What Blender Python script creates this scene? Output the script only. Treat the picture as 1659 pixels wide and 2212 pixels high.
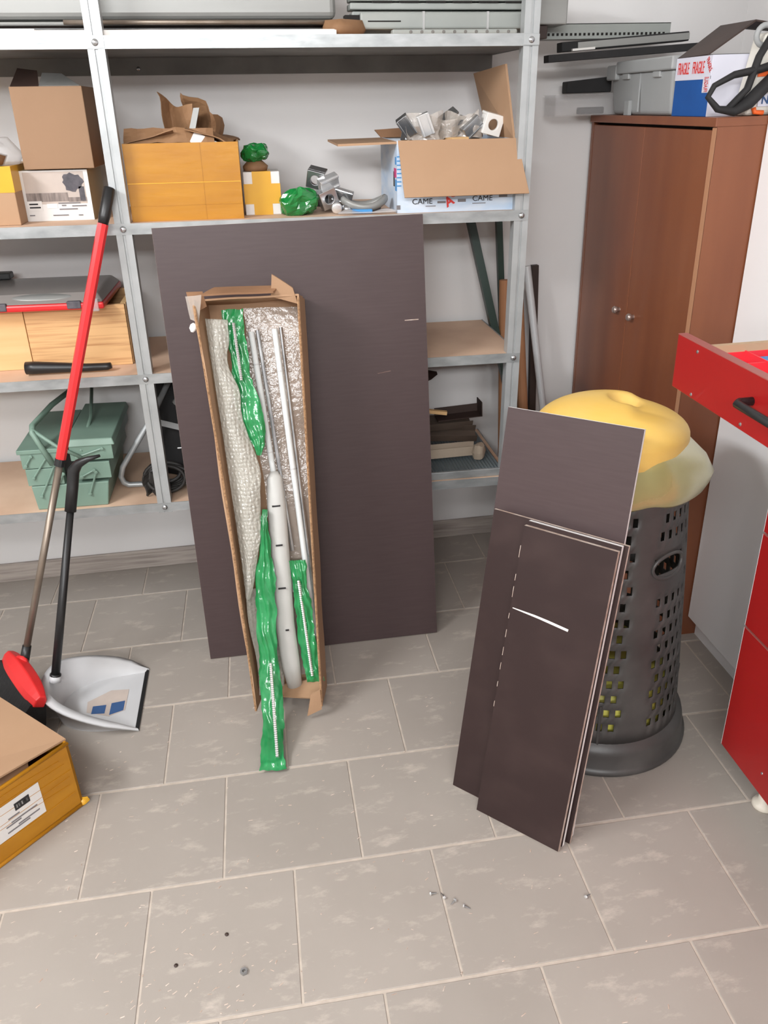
import bpy, bmesh, math, random
from mathutils import Vector, Matrix, Euler, noise

# ------------------------------------------------------------------ clear
for o in list(bpy.data.objects):
    bpy.data.objects.remove(o, do_unlink=True)
scene = bpy.context.scene
COL = scene.collection

# ------------------------------------------------------------------ camera
F_PX, YAW, PITCH, ROLL = 1760.86, 0.1366, 0.4651, -0.0357
CAM = Vector((0.390, -1.052, 1.631))
fw = Vector((math.sin(YAW) * math.cos(PITCH), math.cos(YAW) * math.cos(PITCH), -math.sin(PITCH)))
r0 = Vector((math.cos(YAW), -math.sin(YAW), 0))
u0 = r0.cross(fw)
rt = math.cos(ROLL) * r0 + math.sin(ROLL) * u0
up = -math.sin(ROLL) * r0 + math.cos(ROLL) * u0
cd = bpy.data.cameras.new('camera')
cd.sensor_fit = 'HORIZONTAL'
cd.sensor_width = 36.0
cd.lens = 36.0 * F_PX / 1659.0
cd.clip_start = 0.02
cam = bpy.data.objects.new('camera', cd)
COL.objects.link(cam)
cam.matrix_world = Matrix(((rt.x, up.x, -fw.x, CAM.x), (rt.y, up.y, -fw.y, CAM.y),
                           (rt.z, up.z, -fw.z, CAM.z), (0, 0, 0, 1)))
scene.camera = cam

# ------------------------------------------------------------------ world, lamps, exposure
world = bpy.data.worlds.new('world')
scene.world = world
world.use_nodes = True
world.node_tree.nodes['Background'].inputs[0].default_value = (1.0, 0.97, 0.94, 1)
world.node_tree.nodes['Background'].inputs[1].default_value = 0.05
scene.view_settings.view_transform = 'Standard'
scene.view_settings.look = 'None'
scene.view_settings.exposure = -0.20
scene.view_settings.gamma = 1.0
scene.view_settings.use_curve_mapping = False


def area_lamp(name, loc, sx, sy, power, tilt=0.0, rotz=0.0, col=(0.972, 0.986, 1.0)):
    l = bpy.data.lights.new(name, 'AREA')
    l.shape = 'RECTANGLE'
    l.size = sx
    l.size_y = sy
    l.energy = power
    l.color = col
    o = bpy.data.objects.new(name, l)
    COL.objects.link(o)
    o.location = loc
    o.rotation_euler = (tilt, 0, rotz)
    return o


# rows of fluorescent ceiling fixtures of the workshop, the first just left of the camera
area_lamp('ceiling_lamp_near', (-1.50, -0.35, 2.64), 1.25, 0.22, 76, 1.0, -1.42)
area_lamp('ceiling_lamp_mid', (-0.45, -1.95, 2.64), 1.5, 0.25, 30, 1.0, -0.2)
area_lamp('ceiling_lamp_far', (0.0, -3.60, 2.62), 2.0, 0.30, 118, 1.2, 0.0)

# ------------------------------------------------------------------ materials
def s2l(c):
    c = c / 255.0
    return c / 12.92 if c <= 0.04045 else ((c + 0.055) / 1.055) ** 2.4


def rgb(r, g, b):
    return (s2l(r), s2l(g), s2l(b), 1.0)


MATS = {}


def mat(name, col, rough=0.6, metal=0.0, col2=None, scale=8.0, stretch=(1, 1, 1), bump=0.0, bscale=None,
        trans=0.0, alpha=1.0, spec=0.5, world_space=False, contrast=(0.35, 0.7), detail=4.0, coat=0.0, sss=0.0):
    m = bpy.data.materials.new(name)
    m.use_nodes = True
    nt = m.node_tree
    b = nt.nodes['Principled BSDF']
    b.inputs['Base Color'].default_value = rgb(*col)
    b.inputs['Roughness'].default_value = rough
    b.inputs['Metallic'].default_value = metal
    b.inputs['Specular IOR Level'].default_value = spec
    b.inputs['Transmission Weight'].default_value = trans
    b.inputs['Alpha'].default_value = alpha
    b.inputs['Coat Weight'].default_value = coat
    if col2 is not None or bump:
        if world_space:
            src = nt.nodes.new('ShaderNodeNewGeometry').outputs['Position']
        else:
            src = nt.nodes.new('ShaderNodeTexCoord').outputs['Object']
        mp = nt.nodes.new('ShaderNodeMapping')
        mp.inputs['Scale'].default_value = stretch
        nt.links.new(src, mp.inputs['Vector'])
        n = nt.nodes.new('ShaderNodeTexNoise')
        n.inputs['Scale'].default_value = scale
        n.inputs['Detail'].default_value = detail
        nt.links.new(mp.outputs[0], n.inputs['Vector'])
        if col2 is not None:
            r = nt.nodes.new('ShaderNodeValToRGB')
            r.color_ramp.elements[0].position = contrast[0]
            r.color_ramp.elements[1].position = contrast[1]
            r.color_ramp.elements[0].color = rgb(*col)
            r.color_ramp.elements[1].color = rgb(*col2)
            nt.links.new(n.outputs['Fac'], r.inputs['Fac'])
            nt.links.new(r.outputs['Color'], b.inputs['Base Color'])
        if bump:
            n2 = n
            if bscale:
                n2 = nt.nodes.new('ShaderNodeTexNoise')
                n2.inputs['Scale'].default_value = bscale
                n2.inputs['Detail'].default_value = 3
                nt.links.new(mp.outputs[0], n2.inputs['Vector'])
            bp = nt.nodes.new('ShaderNodeBump')
            bp.inputs['Strength'].default_value = bump
            bp.inputs['Distance'].default_value = 0.003
            nt.links.new(n2.outputs['Fac'], bp.inputs['Height'])
            nt.links.new(bp.outputs[0], b.inputs['Normal'])
    MATS[name] = m
    return m


mat('wall_paint', (226, 224, 223), 0.85, col2=(220, 218, 217), scale=1.6, bump=0.05, bscale=60, world_space=True)
mat('ceiling_paint', (228, 226, 223), 0.9)
mat('grout', (196, 184, 172), 0.9, col2=(178, 166, 154), scale=30, world_space=True)
mat('skirting', (176, 166, 158), 0.6, col2=(138, 128, 122), scale=5, stretch=(1, 1, 26), world_space=True, contrast=(0.4, 0.75))
mat('galvanised', (180, 183, 184), 0.4, 0.35, col2=(168, 171, 172), scale=14, bump=0.04, world_space=True)
mat('galvanised_edge', (176, 179, 180), 0.36, 0.4, col2=(148, 152, 153), scale=20, stretch=(0.7, 1, 1.6), bump=0.22, bscale=26, world_space=True)
mat('chipboard', (220, 188, 162), 0.75, col2=(206, 172, 146), scale=6, world_space=True)
mat('galv_dark', (122, 120, 116), 0.6, 0.35, col2=(104, 102, 99), scale=9, world_space=True)
mat('film_ply', (70, 56, 56), 0.45, col2=(74, 60, 60), scale=9, stretch=(1.2, 1.2, 16), spec=0.35)
mat('film_ply_dusty', (48, 34, 33), 0.45, col2=(62, 47, 45), scale=4, stretch=(2, 2, 3), contrast=(0.45, 0.9), spec=0.35)
mat('ply_edge', (214, 200, 188), 0.7, col2=(172, 146, 130), scale=40, stretch=(1, 1, 1))
mat('ply_edge_dark', (118, 90, 80), 0.7, col2=(158, 132, 118), scale=30)
mat('scratch_white', (232, 226, 222), 0.8)
mat('cardboard', (174, 140, 110), 0.8, col2=(166, 131, 101), scale=3, bump=0.02, bscale=40)
mat('cardboard_dimmed', (154, 122, 95), 0.8, col2=(147, 115, 88), scale=3)  # cardboard darkened in colour to offset the strong near lamp on one carton
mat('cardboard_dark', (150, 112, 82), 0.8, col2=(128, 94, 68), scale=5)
mat('cardboard_edge', (172, 134, 98), 0.85, col2=(120, 88, 62), scale=160, stretch=(1, 1, 1))
mat('kraft_paper', (150, 112, 78), 0.75, col2=(122, 88, 60), scale=9)
mat('yellow_tape', (184, 126, 22), 0.38, col2=(170, 112, 16), scale=5, stretch=(1, 1, 4), bump=0.15, bscale=14)
mat('yellow_tape_bright', (222, 168, 44), 0.35, col2=(210, 154, 38), scale=6)
mat('white_card', (222, 219, 216), 0.6)
mat('print_black', (40, 38, 40), 0.7)
mat('print_grey', (120, 116, 118), 0.7)
mat('photo_beige', (196, 182, 172), 0.6, col2=(176, 164, 156), scale=9)
mat('photo_tree', (92, 88, 94), 0.7, col2=(70, 68, 74), scale=60)
mat('photo_town', (150, 138, 132), 0.7, col2=(104, 94, 90), scale=40, stretch=(3, 1, 0.5))
mat('cream_side', (192, 188, 166), 0.6)
mat('print_blue', (64, 140, 200), 0.6)
mat('print_pink', (200, 60, 120), 0.6)
mat('print_red', (206, 52, 46), 0.6)
mat('box_ice', (210, 220, 232), 0.5, col2=(176, 200, 226), scale=9, stretch=(1, 1, 3))
mat('green_film', (48, 156, 92), 0.16, col2=(24, 122, 64), scale=12, alpha=0.88, bump=0.8, bscale=34, spec=0.8)
mat('green_film_dark', (24, 126, 58), 0.18, col2=(12, 92, 38), scale=16, bump=0.8, bscale=40, spec=0.8)
mat('steel', (200, 202, 204), 0.25, 0.9, col2=(160, 162, 165), scale=14)
mat('steel_bright', (236, 237, 238), 0.22, 0.7)
mat('rod_white', (222, 226, 226), 0.3, 0.0)
mat('sleeve_white', (188, 187, 183), 0.45, bump=0.3, bscale=30)
mat('clear_film', (216, 206, 196), 0.12, alpha=0.34, bump=0.9, bscale=60, spec=0.9)
mat('clear_plastic', (222, 220, 220), 0.2, alpha=0.42)
mat('black_plastic', (30, 30, 31), 0.4)
mat('black_matte', (24, 23, 24), 0.75, col2=(34, 33, 34), scale=10)
mat('dark_brown', (60, 44, 38), 0.6, col2=(48, 34, 30), scale=8)
mat('red_paint', (212, 38, 42), 0.35, coat=0.2)
mat('red_plastic', (222, 48, 48), 0.4, col2=(206, 38, 40), scale=6)
mat('red_front', (158, 24, 24), 0.4, col2=(150, 21, 21), scale=3, coat=0.15)
mat('red_edge', (152, 84, 78), 0.5)
mat('red_bin', (226, 50, 62), 0.45)
mat('alu_dirty', (150, 138, 126), 0.4, 0.6, col2=(118, 104, 90), scale=12, stretch=(1, 1, 0.3))
mat('white_plastic', (198, 199, 201), 0.45, col2=(190, 190, 191), scale=6)
mat('bristles', (26, 25, 25), 0.9, bump=0.6, bscale=180)
mat('toolbox_green', (124, 150, 136), 0.45, 0.0, col2=(112, 138, 124), scale=6, bump=0.05)
mat('grey_plastic', (158, 160, 160), 0.5, col2=(150, 152, 152), scale=4)
mat('grey_panel', (150, 150, 147), 0.4, 0.2, col2=(136, 136, 133), scale=4, stretch=(0.3, 3, 3))
mat('grey_trunk', (158, 162, 158), 0.5, col2=(146, 150, 146), scale=5)
mat('white_profile', (236, 233, 228), 0.35)
mat('wood_pine', (216, 172, 120), 0.55, col2=(168, 112, 66), scale=5, stretch=(0.7, 1, 26), contrast=(0.46, 0.80), detail=6)
mat('wood_pine_light', (224, 184, 132), 0.55, col2=(212, 166, 112), scale=3, stretch=(0.6, 1, 8))
mat('organizer_grey', (142, 136, 132), 0.35, coat=0.2)
mat('lid_yellow', (240, 204, 122), 0.45, col2=(236, 190, 84), scale=5, contrast=(0.3, 0.75))
mat('bin_bag', (196, 190, 130), 0.3, col2=(182, 176, 118), scale=8, trans=0.35, bump=0.4, bscale=14)
mat('bin_bag_inner', (214, 206, 96), 0.5)
mat('can_body', (66, 64, 63), 0.42, col2=(88, 86, 84), scale=7, contrast=(0.4, 0.8))
mat('wardrobe_wood', (132, 78, 50), 0.42, col2=(116, 64, 40), scale=2.2, stretch=(3, 3, 0.5), coat=0.1)
mat('wardrobe_lit_edge', (176, 128, 96), 0.5)  # lighter than the wood: light on the front corner put into colour
mat('knob_metal', (176, 158, 150), 0.3, 0.7)
mat('white_laminate', (238, 237, 238), 0.5)
mat('dark_gap', (30, 27, 25), 0.9)
mat('blue_card', (22, 84, 158), 0.6, col2=(18, 76, 146), scale=8)
mat('tape_white', (214, 214, 226), 0.3)
mat('orange', (238, 102, 36), 0.5)
mat('bag_white', (222, 218, 208), 0.6, bump=0.2, bscale=12)
mat('bag_navy', (52, 84, 130), 0.6)
mat('pole_green', (24, 50, 42), 0.4)
mat('tube_card', (172, 122, 86), 0.7)
mat('tube_grey', (206, 208, 210), 0.4, 0.1)
mat('clear_tray', (226, 224, 224), 0.15, alpha=0.16, spec=0.8)
mat('foam_brown', (176, 160, 142), 0.8, bump=0.6, bscale=40)
mat('scrap_brown', (104, 90, 80), 0.5, 0.2, col2=(84, 72, 64), scale=8)
mat('tray_grey', (112, 122, 126), 0.4, 0.2)
mat('caster_cream', (214, 206, 192), 0.4)
mat('cable_black', (46, 43, 41), 0.6)
mat('strap_grey', (150, 150, 150), 0.7)
mat('foam_white', (240, 238, 236), 0.8)
mat('mdf_brown', (178, 150, 120), 0.7)


def tile_material():
    m = bpy.data.materials.new('tile_grey')
    m.use_nodes = True
    nt = m.node_tree
    b = nt.nodes['Principled BSDF']
    geo = nt.nodes.new('ShaderNodeNewGeometry')
    oi = nt.nodes.new('ShaderNodeObjectInfo')
    n1 = nt.nodes.new('ShaderNodeTexNoise')
    n1.inputs['Scale'].default_value = 3.2
    n1.inputs['Detail'].default_value = 6
    n2 = nt.nodes.new('ShaderNodeTexNoise')
    n2.inputs['Scale'].default_value = 9
    n2.inputs['Detail'].default_value = 7
    n2.inputs['Roughness'].default_value = 0.7
    mp = nt.nodes.new('ShaderNodeMapping')
    mp.inputs['Rotation'].default_value = (0, 0, -0.6)
    mp.inputs['Scale'].default_value = (1, 2.2, 1)
    nt.links.new(geo.outputs['Position'], n1.inputs['Vector'])
    nt.links.new(geo.outputs['Position'], mp.inputs['Vector'])
    nt.links.new(mp.outputs[0], n2.inputs['Vector'])
    r1 = nt.nodes.new('ShaderNodeValToRGB')
    r1.color_ramp.elements[0].position = 0.35
    r1.color_ramp.elements[1].position = 0.7
    r1.color_ramp.elements[0].color = rgb(158, 150, 142)
    r1.color_ramp.elements[1].color = rgb(164, 156, 148)
    r2 = nt.nodes.new('ShaderNodeValToRGB')
    r2.color_ramp.elements[0].position = 0.55
    r2.color_ramp.elements[1].position = 0.74
    r2.color_ramp.elements[0].color = (0, 0, 0, 1)
    r2.color_ramp.elements[1].color = (0.6, 0.6, 0.6, 1)
    nt.links.new(n1.outputs['Fac'], r1.inputs['Fac'])
    nt.links.new(n2.outputs['Fac'], r2.inputs['Fac'])
    mx = nt.nodes.new('ShaderNodeMix')
    mx.data_type = 'RGBA'
    nt.links.new(r2.outputs['Color'], mx.inputs['Factor'])
    nt.links.new(r1.outputs['Color'], mx.inputs['A'])
    mx.inputs['B'].default_value = rgb(206, 194, 183)
    hv = nt.nodes.new('ShaderNodeHueSaturation')
    ml = nt.nodes.new('ShaderNodeMapRange')
    ml.inputs['To Min'].default_value = 0.96
    ml.inputs['To Max'].default_value = 1.05
    nt.links.new(oi.outputs['Random'], ml.inputs['Value'])
    nt.links.new(ml.outputs[0], hv.inputs['Value'])
    nt.links.new(mx.outputs['Result'], hv.inputs['Color'])
    nt.links.new(hv.outputs['Color'], b.inputs['Base Color'])
    b.inputs['Roughness'].default_value = 0.5
    b.inputs['Specular IOR Level'].default_value = 0.35
    MATS['tile_grey'] = m


tile_material()


def bubble_material():
    m = bpy.data.materials.new('bubble_wrap')
    m.use_nodes = True
    nt = m.node_tree
    b = nt.nodes['Principled BSDF']
    b.inputs['Base Color'].default_value = rgb(206, 203, 192)
    b.inputs['Roughness'].default_value = 0.12
    b.inputs['Specular IOR Level'].default_value = 0.9
    b.inputs['Alpha'].default_value = 0.55
    tc = nt.nodes.new('ShaderNodeTexCoord')
    vo = nt.nodes.new('ShaderNodeTexVoronoi')
    vo.inputs['Scale'].default_value = 95
    vo.inputs['Randomness'].default_value = 0.3
    nt.links.new(tc.outputs['Object'], vo.inputs['Vector'])
    bp = nt.nodes.new('ShaderNodeBump')
    bp.inputs['Strength'].default_value = 0.9
    bp.inputs['Distance'].default_value = 0.004
    bp.invert = True
    nt.links.new(vo.outputs['Distance'], bp.inputs['Height'])
    nt.links.new(bp.outputs[0], b.inputs['Normal'])
    MATS['bubble_wrap'] = m


bubble_material()

# ------------------------------------------------------------------ mesh helpers
rnd = random.Random(7)


class MB:
    def __init__(self):
        self.v = []
        self.f = []

    def add(self, vs, fs):
        b = len(self.v)
        self.v += [tuple(p) for p in vs]
        self.f += [tuple(b + i for i in f) for f in fs]
        return self

    def hexa(self, p):
        return self.add(p, [(0, 3, 2, 1), (4, 5, 6, 7), (0, 1, 5, 4), (1, 2, 6, 5), (2, 3, 7, 6), (3, 0, 4, 7)])

    def box(self, x0, x1, y0, y1, z0, z1):
        return self.hexa([(x0, y0, z0), (x1, y0, z0), (x1, y1, z0), (x0, y1, z0),
                          (x0, y0, z1), (x1, y0, z1), (x1, y1, z1), (x0, y1, z1)])

    def slab(self, a, b, c, d, t):
        """quad a,b,c,d (ccw seen from the front) thickened backwards by t"""
        a, b, c, d = map(Vector, (a, b, c, d))
        n = (b - a).cross(d - a).normalized()
        k = [p - n * t for p in (a, b, c, d)]
        return self.hexa([k[0], k[1], k[2], k[3], a, b, c, d])

    def poly(self, pts, t, n=None):
        """thickened planar polygon"""
        P = [Vector(p) for p in pts]
        if n is None:
            n = Vector((0, 0, 0))
            for i in range(len(P)):
                n += (P[i] - P[0]).cross(P[(i + 1) % len(P)] - P[0])
            n.normalize()
        n = Vector(n)
        k = len(P)
        vs = P + [p - n * t for p in P]
        fs = [tuple(range(k)), tuple(range(2 * k - 1, k - 1, -1))]
        for i in range(k):
            j = (i + 1) % k
            fs.append((i, k + i, k + j, j))
        return self.add(vs, fs)

    def tube(self, pts, r, n=10, cap=True, sq=None):
        P = [Vector(p) for p in pts]
        R = r if isinstance(r, (list, tuple)) else [r] * len(P)
        ref = None
        rings = []
        for i, p in enumerate(P):
            if i == 0:
                t = P[1] - P[0]
            elif i == len(P) - 1:
                t = P[-1] - P[-2]
            else:
                t = (P[i + 1] - P[i]).normalized() + (P[i] - P[i - 1]).normalized()
            t.normalize()
            if ref is None:
                ref = Vector((0, 0, 1)) if abs(t.z) < 0.9 else Vector((1, 0, 0))
                a = ref.cross(t).normalized()
            else:
                a = (a - t * a.dot(t)).normalized()
            b = t.cross(a)
            off = math.pi / n if n == 4 else 0
            ys = sq if sq else 1.0
            rings.append([p + (a * math.cos(2 * math.pi * k / n + off) + b * ys * math.sin(2 * math.pi * k / n + off)) * R[i]
                          for k in range(n)])
        vs = [q for ring in rings for q in ring]
        fs = []
        for i in range(len(P) - 1):
            for k in range(n):
                fs.append((i * n + k, i * n + (k + 1) % n, (i + 1) * n + (k + 1) % n, (i + 1) * n + k))
        if cap:
            fs.append(tuple(range(n - 1, -1, -1)))
            fs.append(tuple((len(P) - 1) * n + k for k in range(n)))
        return self.add(vs, fs)

    def lathe(self, prof, n=40, c=(0, 0, 0), fn=None, close=False):
        vs, fs = [], []
        m = len(prof)
        for i, (r, z) in enumerate(prof):
            for k in range(n):
                a = 2 * math.pi * k / n
                p = Vector((c[0] + r * math.cos(a), c[1] + r * math.sin(a), c[2] + z))
                if fn:
                    p = fn(p, r, a, z)
                vs.append(p)
        for i in range(m - 1):
            for k in range(n):
                fs.append((i * n + k, i * n + (k + 1) % n, (i + 1) * n + (k + 1) % n, (i + 1) * n + k))
        if close:
            fs.append(tuple(range(n - 1, -1, -1)))
            fs.append(tuple((m - 1) * n + k for k in range(n)))
        return self.add(vs, fs)

    def grid(self, fn, nu, nv):
        vs = [fn(i / nu, j / nv) for j in range(nv + 1) for i in range(nu + 1)]
        fs = []
        for j in range(nv):
            for i in range(nu):
                a = j * (nu + 1) + i
                fs.append((a, a + 1, a + nu + 2, a + nu + 1))
        return self.add(vs, fs)

    def mesh(self, name):
        me = bpy.data.meshes.new(name)
        me.from_pydata(self.v, [], self.f)
        me.update()
        return me

    def build(self, name, material, parent=None, loc=None, rot=None, smooth=False, bevel=0.0, bseg=2, solid=0.0, sub=0, label=None):
        me = self.mesh(name)
        return mesh_obj(name, me, material, parent, loc, rot, smooth, bevel, bseg, solid, sub, label)


def mesh_obj(name, me, material, parent=None, loc=None, rot=None, smooth=False, bevel=0.0, bseg=2, solid=0.0, sub=0, label=None):
    if material:
        if not me.materials:
            me.materials.append(MATS[material])
    o = bpy.data.objects.new(name, me)
    COL.objects.link(o)
    if parent is not None:
        o.parent = parent
    if loc is not None:
        o.location = loc
    if rot is not None:
        o.rotation_euler = rot
    if smooth:
        for p in me.polygons:
            p.use_smooth = True
    if solid:
        s = o.modifiers.new('solid', 'SOLIDIFY')
        s.thickness = solid
        s.offset = 0
    if bevel:
        b = o.modifiers.new('bevel', 'BEVEL')
        b.width = bevel
        b.segments = bseg
        b.limit_method = 'ANGLE'
    if sub:
        s = o.modifiers.new('sub', 'SUBSURF')
        s.levels = sub
        s.render_levels = sub
    if label:
        o['label'] = label
    return o


def thing(name, label, cat, loc=(0, 0, 0), rot=(0, 0, 0), group=None):
    o = bpy.data.objects.new(name, None)
    COL.objects.link(o)
    o.location = loc
    o.rotation_euler = rot
    o.empty_display_size = 0.05
    return tag(o, label, cat, group)


def tag(o, label, cat, group=None):
    o['label'] = label
    o['category'] = cat
    if group:
        o['group'] = group
    return o


def struct(o):
    o['kind'] = 'structure'
    return o


def text(s, size, material, parent, loc, rot, name='lettering', extrude=0.0004, align='CENTER', sx=1.0, bold=0.0):
    c = bpy.data.curves.new('t', 'FONT')
    c.body = s
    c.size = size
    c.extrude = extrude
    c.align_x = align
    c.align_y = 'CENTER'
    c.offset = bold
    o = bpy.data.objects.new('t', c)
    COL.objects.link(o)
    dg = bpy.context.evaluated_depsgraph_get()
    me = bpy.data.meshes.new_from_object(o.evaluated_get(dg))
    bpy.data.objects.remove(o, do_unlink=True)
    me.name = name
    me.materials.clear()
    r = mesh_obj(name, me, material, parent, loc, rot)
    r.scale = (sx, 1, 1)
    return r


def copy_tree(o, parent=None):
    c = o.copy()
    COL.objects.link(c)
    c.parent = parent
    for ch in list(o.children):
        copy_tree(ch, c)
    return c


def nz(p, s=1.0, seed=0.0):
    return noise.noise(Vector(p) * s + Vector((seed, seed * 1.7, -seed)))


def crumple(p, amp, s, seed=0.0):
    p = Vector(p)
    return p + Vector((nz(p, s, seed), nz(p, s, seed + 11), nz(p, s, seed + 23))) * amp


PI = math.pi
FRONT = (PI / 2, 0, 0)          # text on a face looking to -Y
FACE_MX = (PI / 2, 0, -PI / 2)  # text on a face looking to -X

# ================================================================== SETTING
XL, XR, YN, YW, ZC = -2.3, 2.07, -4.6, 1.892, 2.75
T = 0.333
fl = struct(MB().box(XL, XR, YN, YW, -0.06, -0.0022).build('floor', 'grout'))
fl['label'] = 'grey square floor tiles with pale grout joints'
g = 0.0026
tm = MB().box(g, T - g, g, T - g, -0.012, 0.0).mesh('tile')
tm.materials.append(MATS['tile_grey'])
for r in range(-6, 7):
    y0 = r * T * 1.008
    odd = r % 2
    for k in range(-6, 7):
        x0 = (k - 1 + (0.5 if odd else 0.0)) * T
        if x0 > XR - 0.02 or x0 + T < XL or y0 > YW - 0.02 or y0 < -1.4:
            continue
        me = tm
        x1, y1 = min(x0 + T, XR), min(y0 + T, YW)
        if x1 - x0 < T - 0.001 or y1 - y0 < T - 0.001:
            me = MB().box(g, x1 - x0 - g, g, y1 - y0 - g, -0.012, 0.0).mesh('tile')
            me.materials.append(MATS['tile_grey'])
        t = mesh_obj('tile', me, None, fl, (x0, y0, 0))
        b = t.modifiers.new('bevel', 'BEVEL')
        b.width = 0.0012
        b.segments = 1

struct(MB().box(XL, XR, YW, YW + 0.1, 0, ZC).build('wall_back', 'wall_paint'))
struct(MB().box(XR, XR + 0.1, YN, YW + 0.1, 0, ZC).build('wall_right', 'wall_paint'))
struct(MB().box(XL - 0.1, XL, YN, YW + 0.1, 0, ZC).build('wall_left', 'wall_paint'))
struct(MB().box(XL, XR, YN - 0.1, YN, 0, ZC).build('wall_front', 'wall_paint'))
struct(MB().box(XL, XR, YN, YW, ZC, ZC + 0.1).build('ceiling', 'ceiling_paint'))
struct(MB().box(XL, XR, YW - 0.012, YW, 0.0, 0.078).build('baseboard_back', 'skirting', bevel=0.003))

# ================================================================== METAL SHELVING
TILT = 0.017
YS = 1.413
ZTOP = (1.795, 1.344, 0.914, 0.485)
EDGE = 0.029


def zt(k, x):
    return ZTOP[k] - TILT * (x - 0.6)


sh = thing('metal_shelving', 'galvanised steel shelving along the back wall with brown chipboard shelves', 'shelving',
           (0.6, 0, 0), (0, TILT, 0))
SX0, SX1 = -1.55 - 0.6, 1.168 - 0.6


def post_mesh(x):
    m = MB()
    w, d = 0.0215, 0.036
    # folded profile: two ribs with a groove down the middle, and returns
    pr = [(-w, 0.012), (-w, 0.0), (-0.004, 0.0), (-0.003, 0.004), (0.003, 0.004), (0.004, 0.0), (w, 0.0), (w, 0.012),
          (w, d), (w - 0.002, d), (w - 0.002, 0.006), (-w + 0.002, 0.006), (-w + 0.002, d), (-w, d)]
    k = len(pr)
    vs = [(x + p[0], YS + p[1] - 0.006, z) for z in (ZTOP[3] - EDGE - 0.004, 2.25) for p in pr]
    fs = [(i, (i + 1) % k, k + (i + 1) % k, k + i) for i in range(k)]
    fs += [tuple(range(k - 1, -1, -1)), tuple(range(k, 2 * k))]
    return m.add(vs, fs)


POSTX = (-1.14 - 0.6, 0.003 - 0.6, 1.147 - 0.6)
for x in POSTX:
    post_mesh(x).build('post', 'galvanised', sh)
for k, z in enumerate(ZTOP):
    s = MB().box(SX0, SX1, YS - 0.0075, YS - 0.0045, z - EDGE, z + 0.001).build('front_edge', 'galvanised_edge', sh)
    m = MB()
    m.box(SX0, SX1, YS - 0.0045, YW - 0.012, z - EDGE + 0.002, z - 0.012)
    m.build('shelf_pan', 'galv_dark', sh)
    MB().box(SX0, SX1, YW - 0.02, YW - 0.014, z - EDGE - 0.045, z - 0.004).build('rear_edge', 'galv_dark', sh)
    MB().box(SX0 + 0.002, SX1 - 0.004, YS - 0.004, YW - 0.024, z - 0.0115, z).build('board', 'chipboard', sh)
    MB().box(SX1 - 0.003, SX1, YS - 0.0045, YW - 0.02, z - EDGE, z + 0.001).build('end_edge', 'galvanised', sh)
    for x in POSTX:
        b = MB()
        b.lathe([(0.0, 0.0045), (0.006, 0.004), (0.0085, 0.0015), (0.009, 0)], 14)
        b.build('bolt', 'steel', sh, (x, YS - 0.0085, z - EDGE / 2), (PI / 2, 0, 0), smooth=True)
        if k == 0:
            MB().box(x - 0.022, x + 0.022, YS - 0.0095, YS - 0.0075, z - EDGE + 0.002, z - 0.001).build('clip_plate', 'galvanised', sh)
b = MB().lathe([(0.0, 0.006), (0.005, 0.005), (0.007, 0)], 12)
b.build('bolt', 'steel', sh, (0.052 - 0.6, YW - 0.0205, 1.738), (PI / 2, 0, 0), smooth=True)

# ================================================================== BIG DARK BOARD
def leaning_board(name, label, bx, by, phi, th, w, h, t, material, edge, group=None, spin=0.0):
    rot = (Matrix.Rotation(phi, 3, 'Z') @ Matrix.Rotation(-th, 3, 'X') @ Matrix.Rotation(spin, 3, 'Y')).to_euler()
    root = thing(name, label, 'board', (bx, by, t * math.sin(th) + 0.0005), rot, group)
    MB().box(0, w, 0.0012, t - 0.0012, 0, h).build('core', edge, root)
    MB().box(0.0003, w - 0.0003, 0, 0.0012, 0.0003, h - 0.0003).build('front_face', material, root)
    MB().box(0.0003, w - 0.0003, t - 0.0012, t, 0.0003, h - 0.0003).build('back_face', material, root)
    return root


bb = leaning_board('plywood_board', 'large dark brown film-faced plywood panel leaning against the shelving',
                   0.104, 1.213, 0.002, 0.131, 0.766, 1.350, 0.018, 'film_ply', 'ply_edge')
MB().poly([(0.70, -0.0006, 1.052), (0.742, -0.0006, 1.052), (0.742, -0.0006, 1.0545), (0.70, -0.0006, 1.0542)], 0.0005,
          (0, -1, 0)).build('scratch', 'ply_edge', bb)
MB().poly([(0.61, -0.0006, 0.90), (0.65, -0.0006, 0.905), (0.65, -0.0006, 0.9062), (0.61, -0.0006, 0.9012)], 0.0005,
          (0, -1, 0)).build('scratch', 'ply_edge_dark', bb)

# ================================================================== SMALL BOARDS AGAINST THE BIN
PH = -0.796
dB = Vector((math.cos(PH), math.sin(PH), 0))
nB = Vector((-math.sin(PH), math.cos(PH), 0))
PB = Vector((0.765, 0.523, 0))
PA = PB + dB * 0.002 + nB * 0.0135
PC = Vector((0.805, 0.428, 0))
PD = PC + nB * 0.0185 + dB * 0.004
leaning_board('plywood_offcut', 'tallest dark plywood offcut, rearmost, leaning on the yellow bin lid', PA.x, PA.y, PH, 0.263, 0.332, 1.006,
              0.010, 'film_ply', 'foam_white', 'plywood offcuts leaning on the bin', -0.028)
leaning_board('plywood_offcut', 'wide dark plywood offcut in front of the tallest one', PB.x, PB.y, PH, 0.232, 0.336, 0.768,
              0.010, 'film_ply_dusty', 'ply_edge', 'plywood offcuts leaning on the bin')
leaning_board('plywood_offcut', 'narrow dark plywood offcut sandwiched behind the scratched front one', PD.x, PD.y, PH, 0.238, 0.226, 0.771,
              0.013, 'film_ply_dusty', 'foam_white', 'plywood offcuts leaning on the bin')
fb = leaning_board('plywood_offcut', 'front narrow dark plywood offcut with a white scratch', PC.x, PC.y, PH, 0.246, 0.228, 0.765,
                   0.013, 'film_ply_dusty', 'ply_edge', 'plywood offcuts leaning on the bin')
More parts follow.
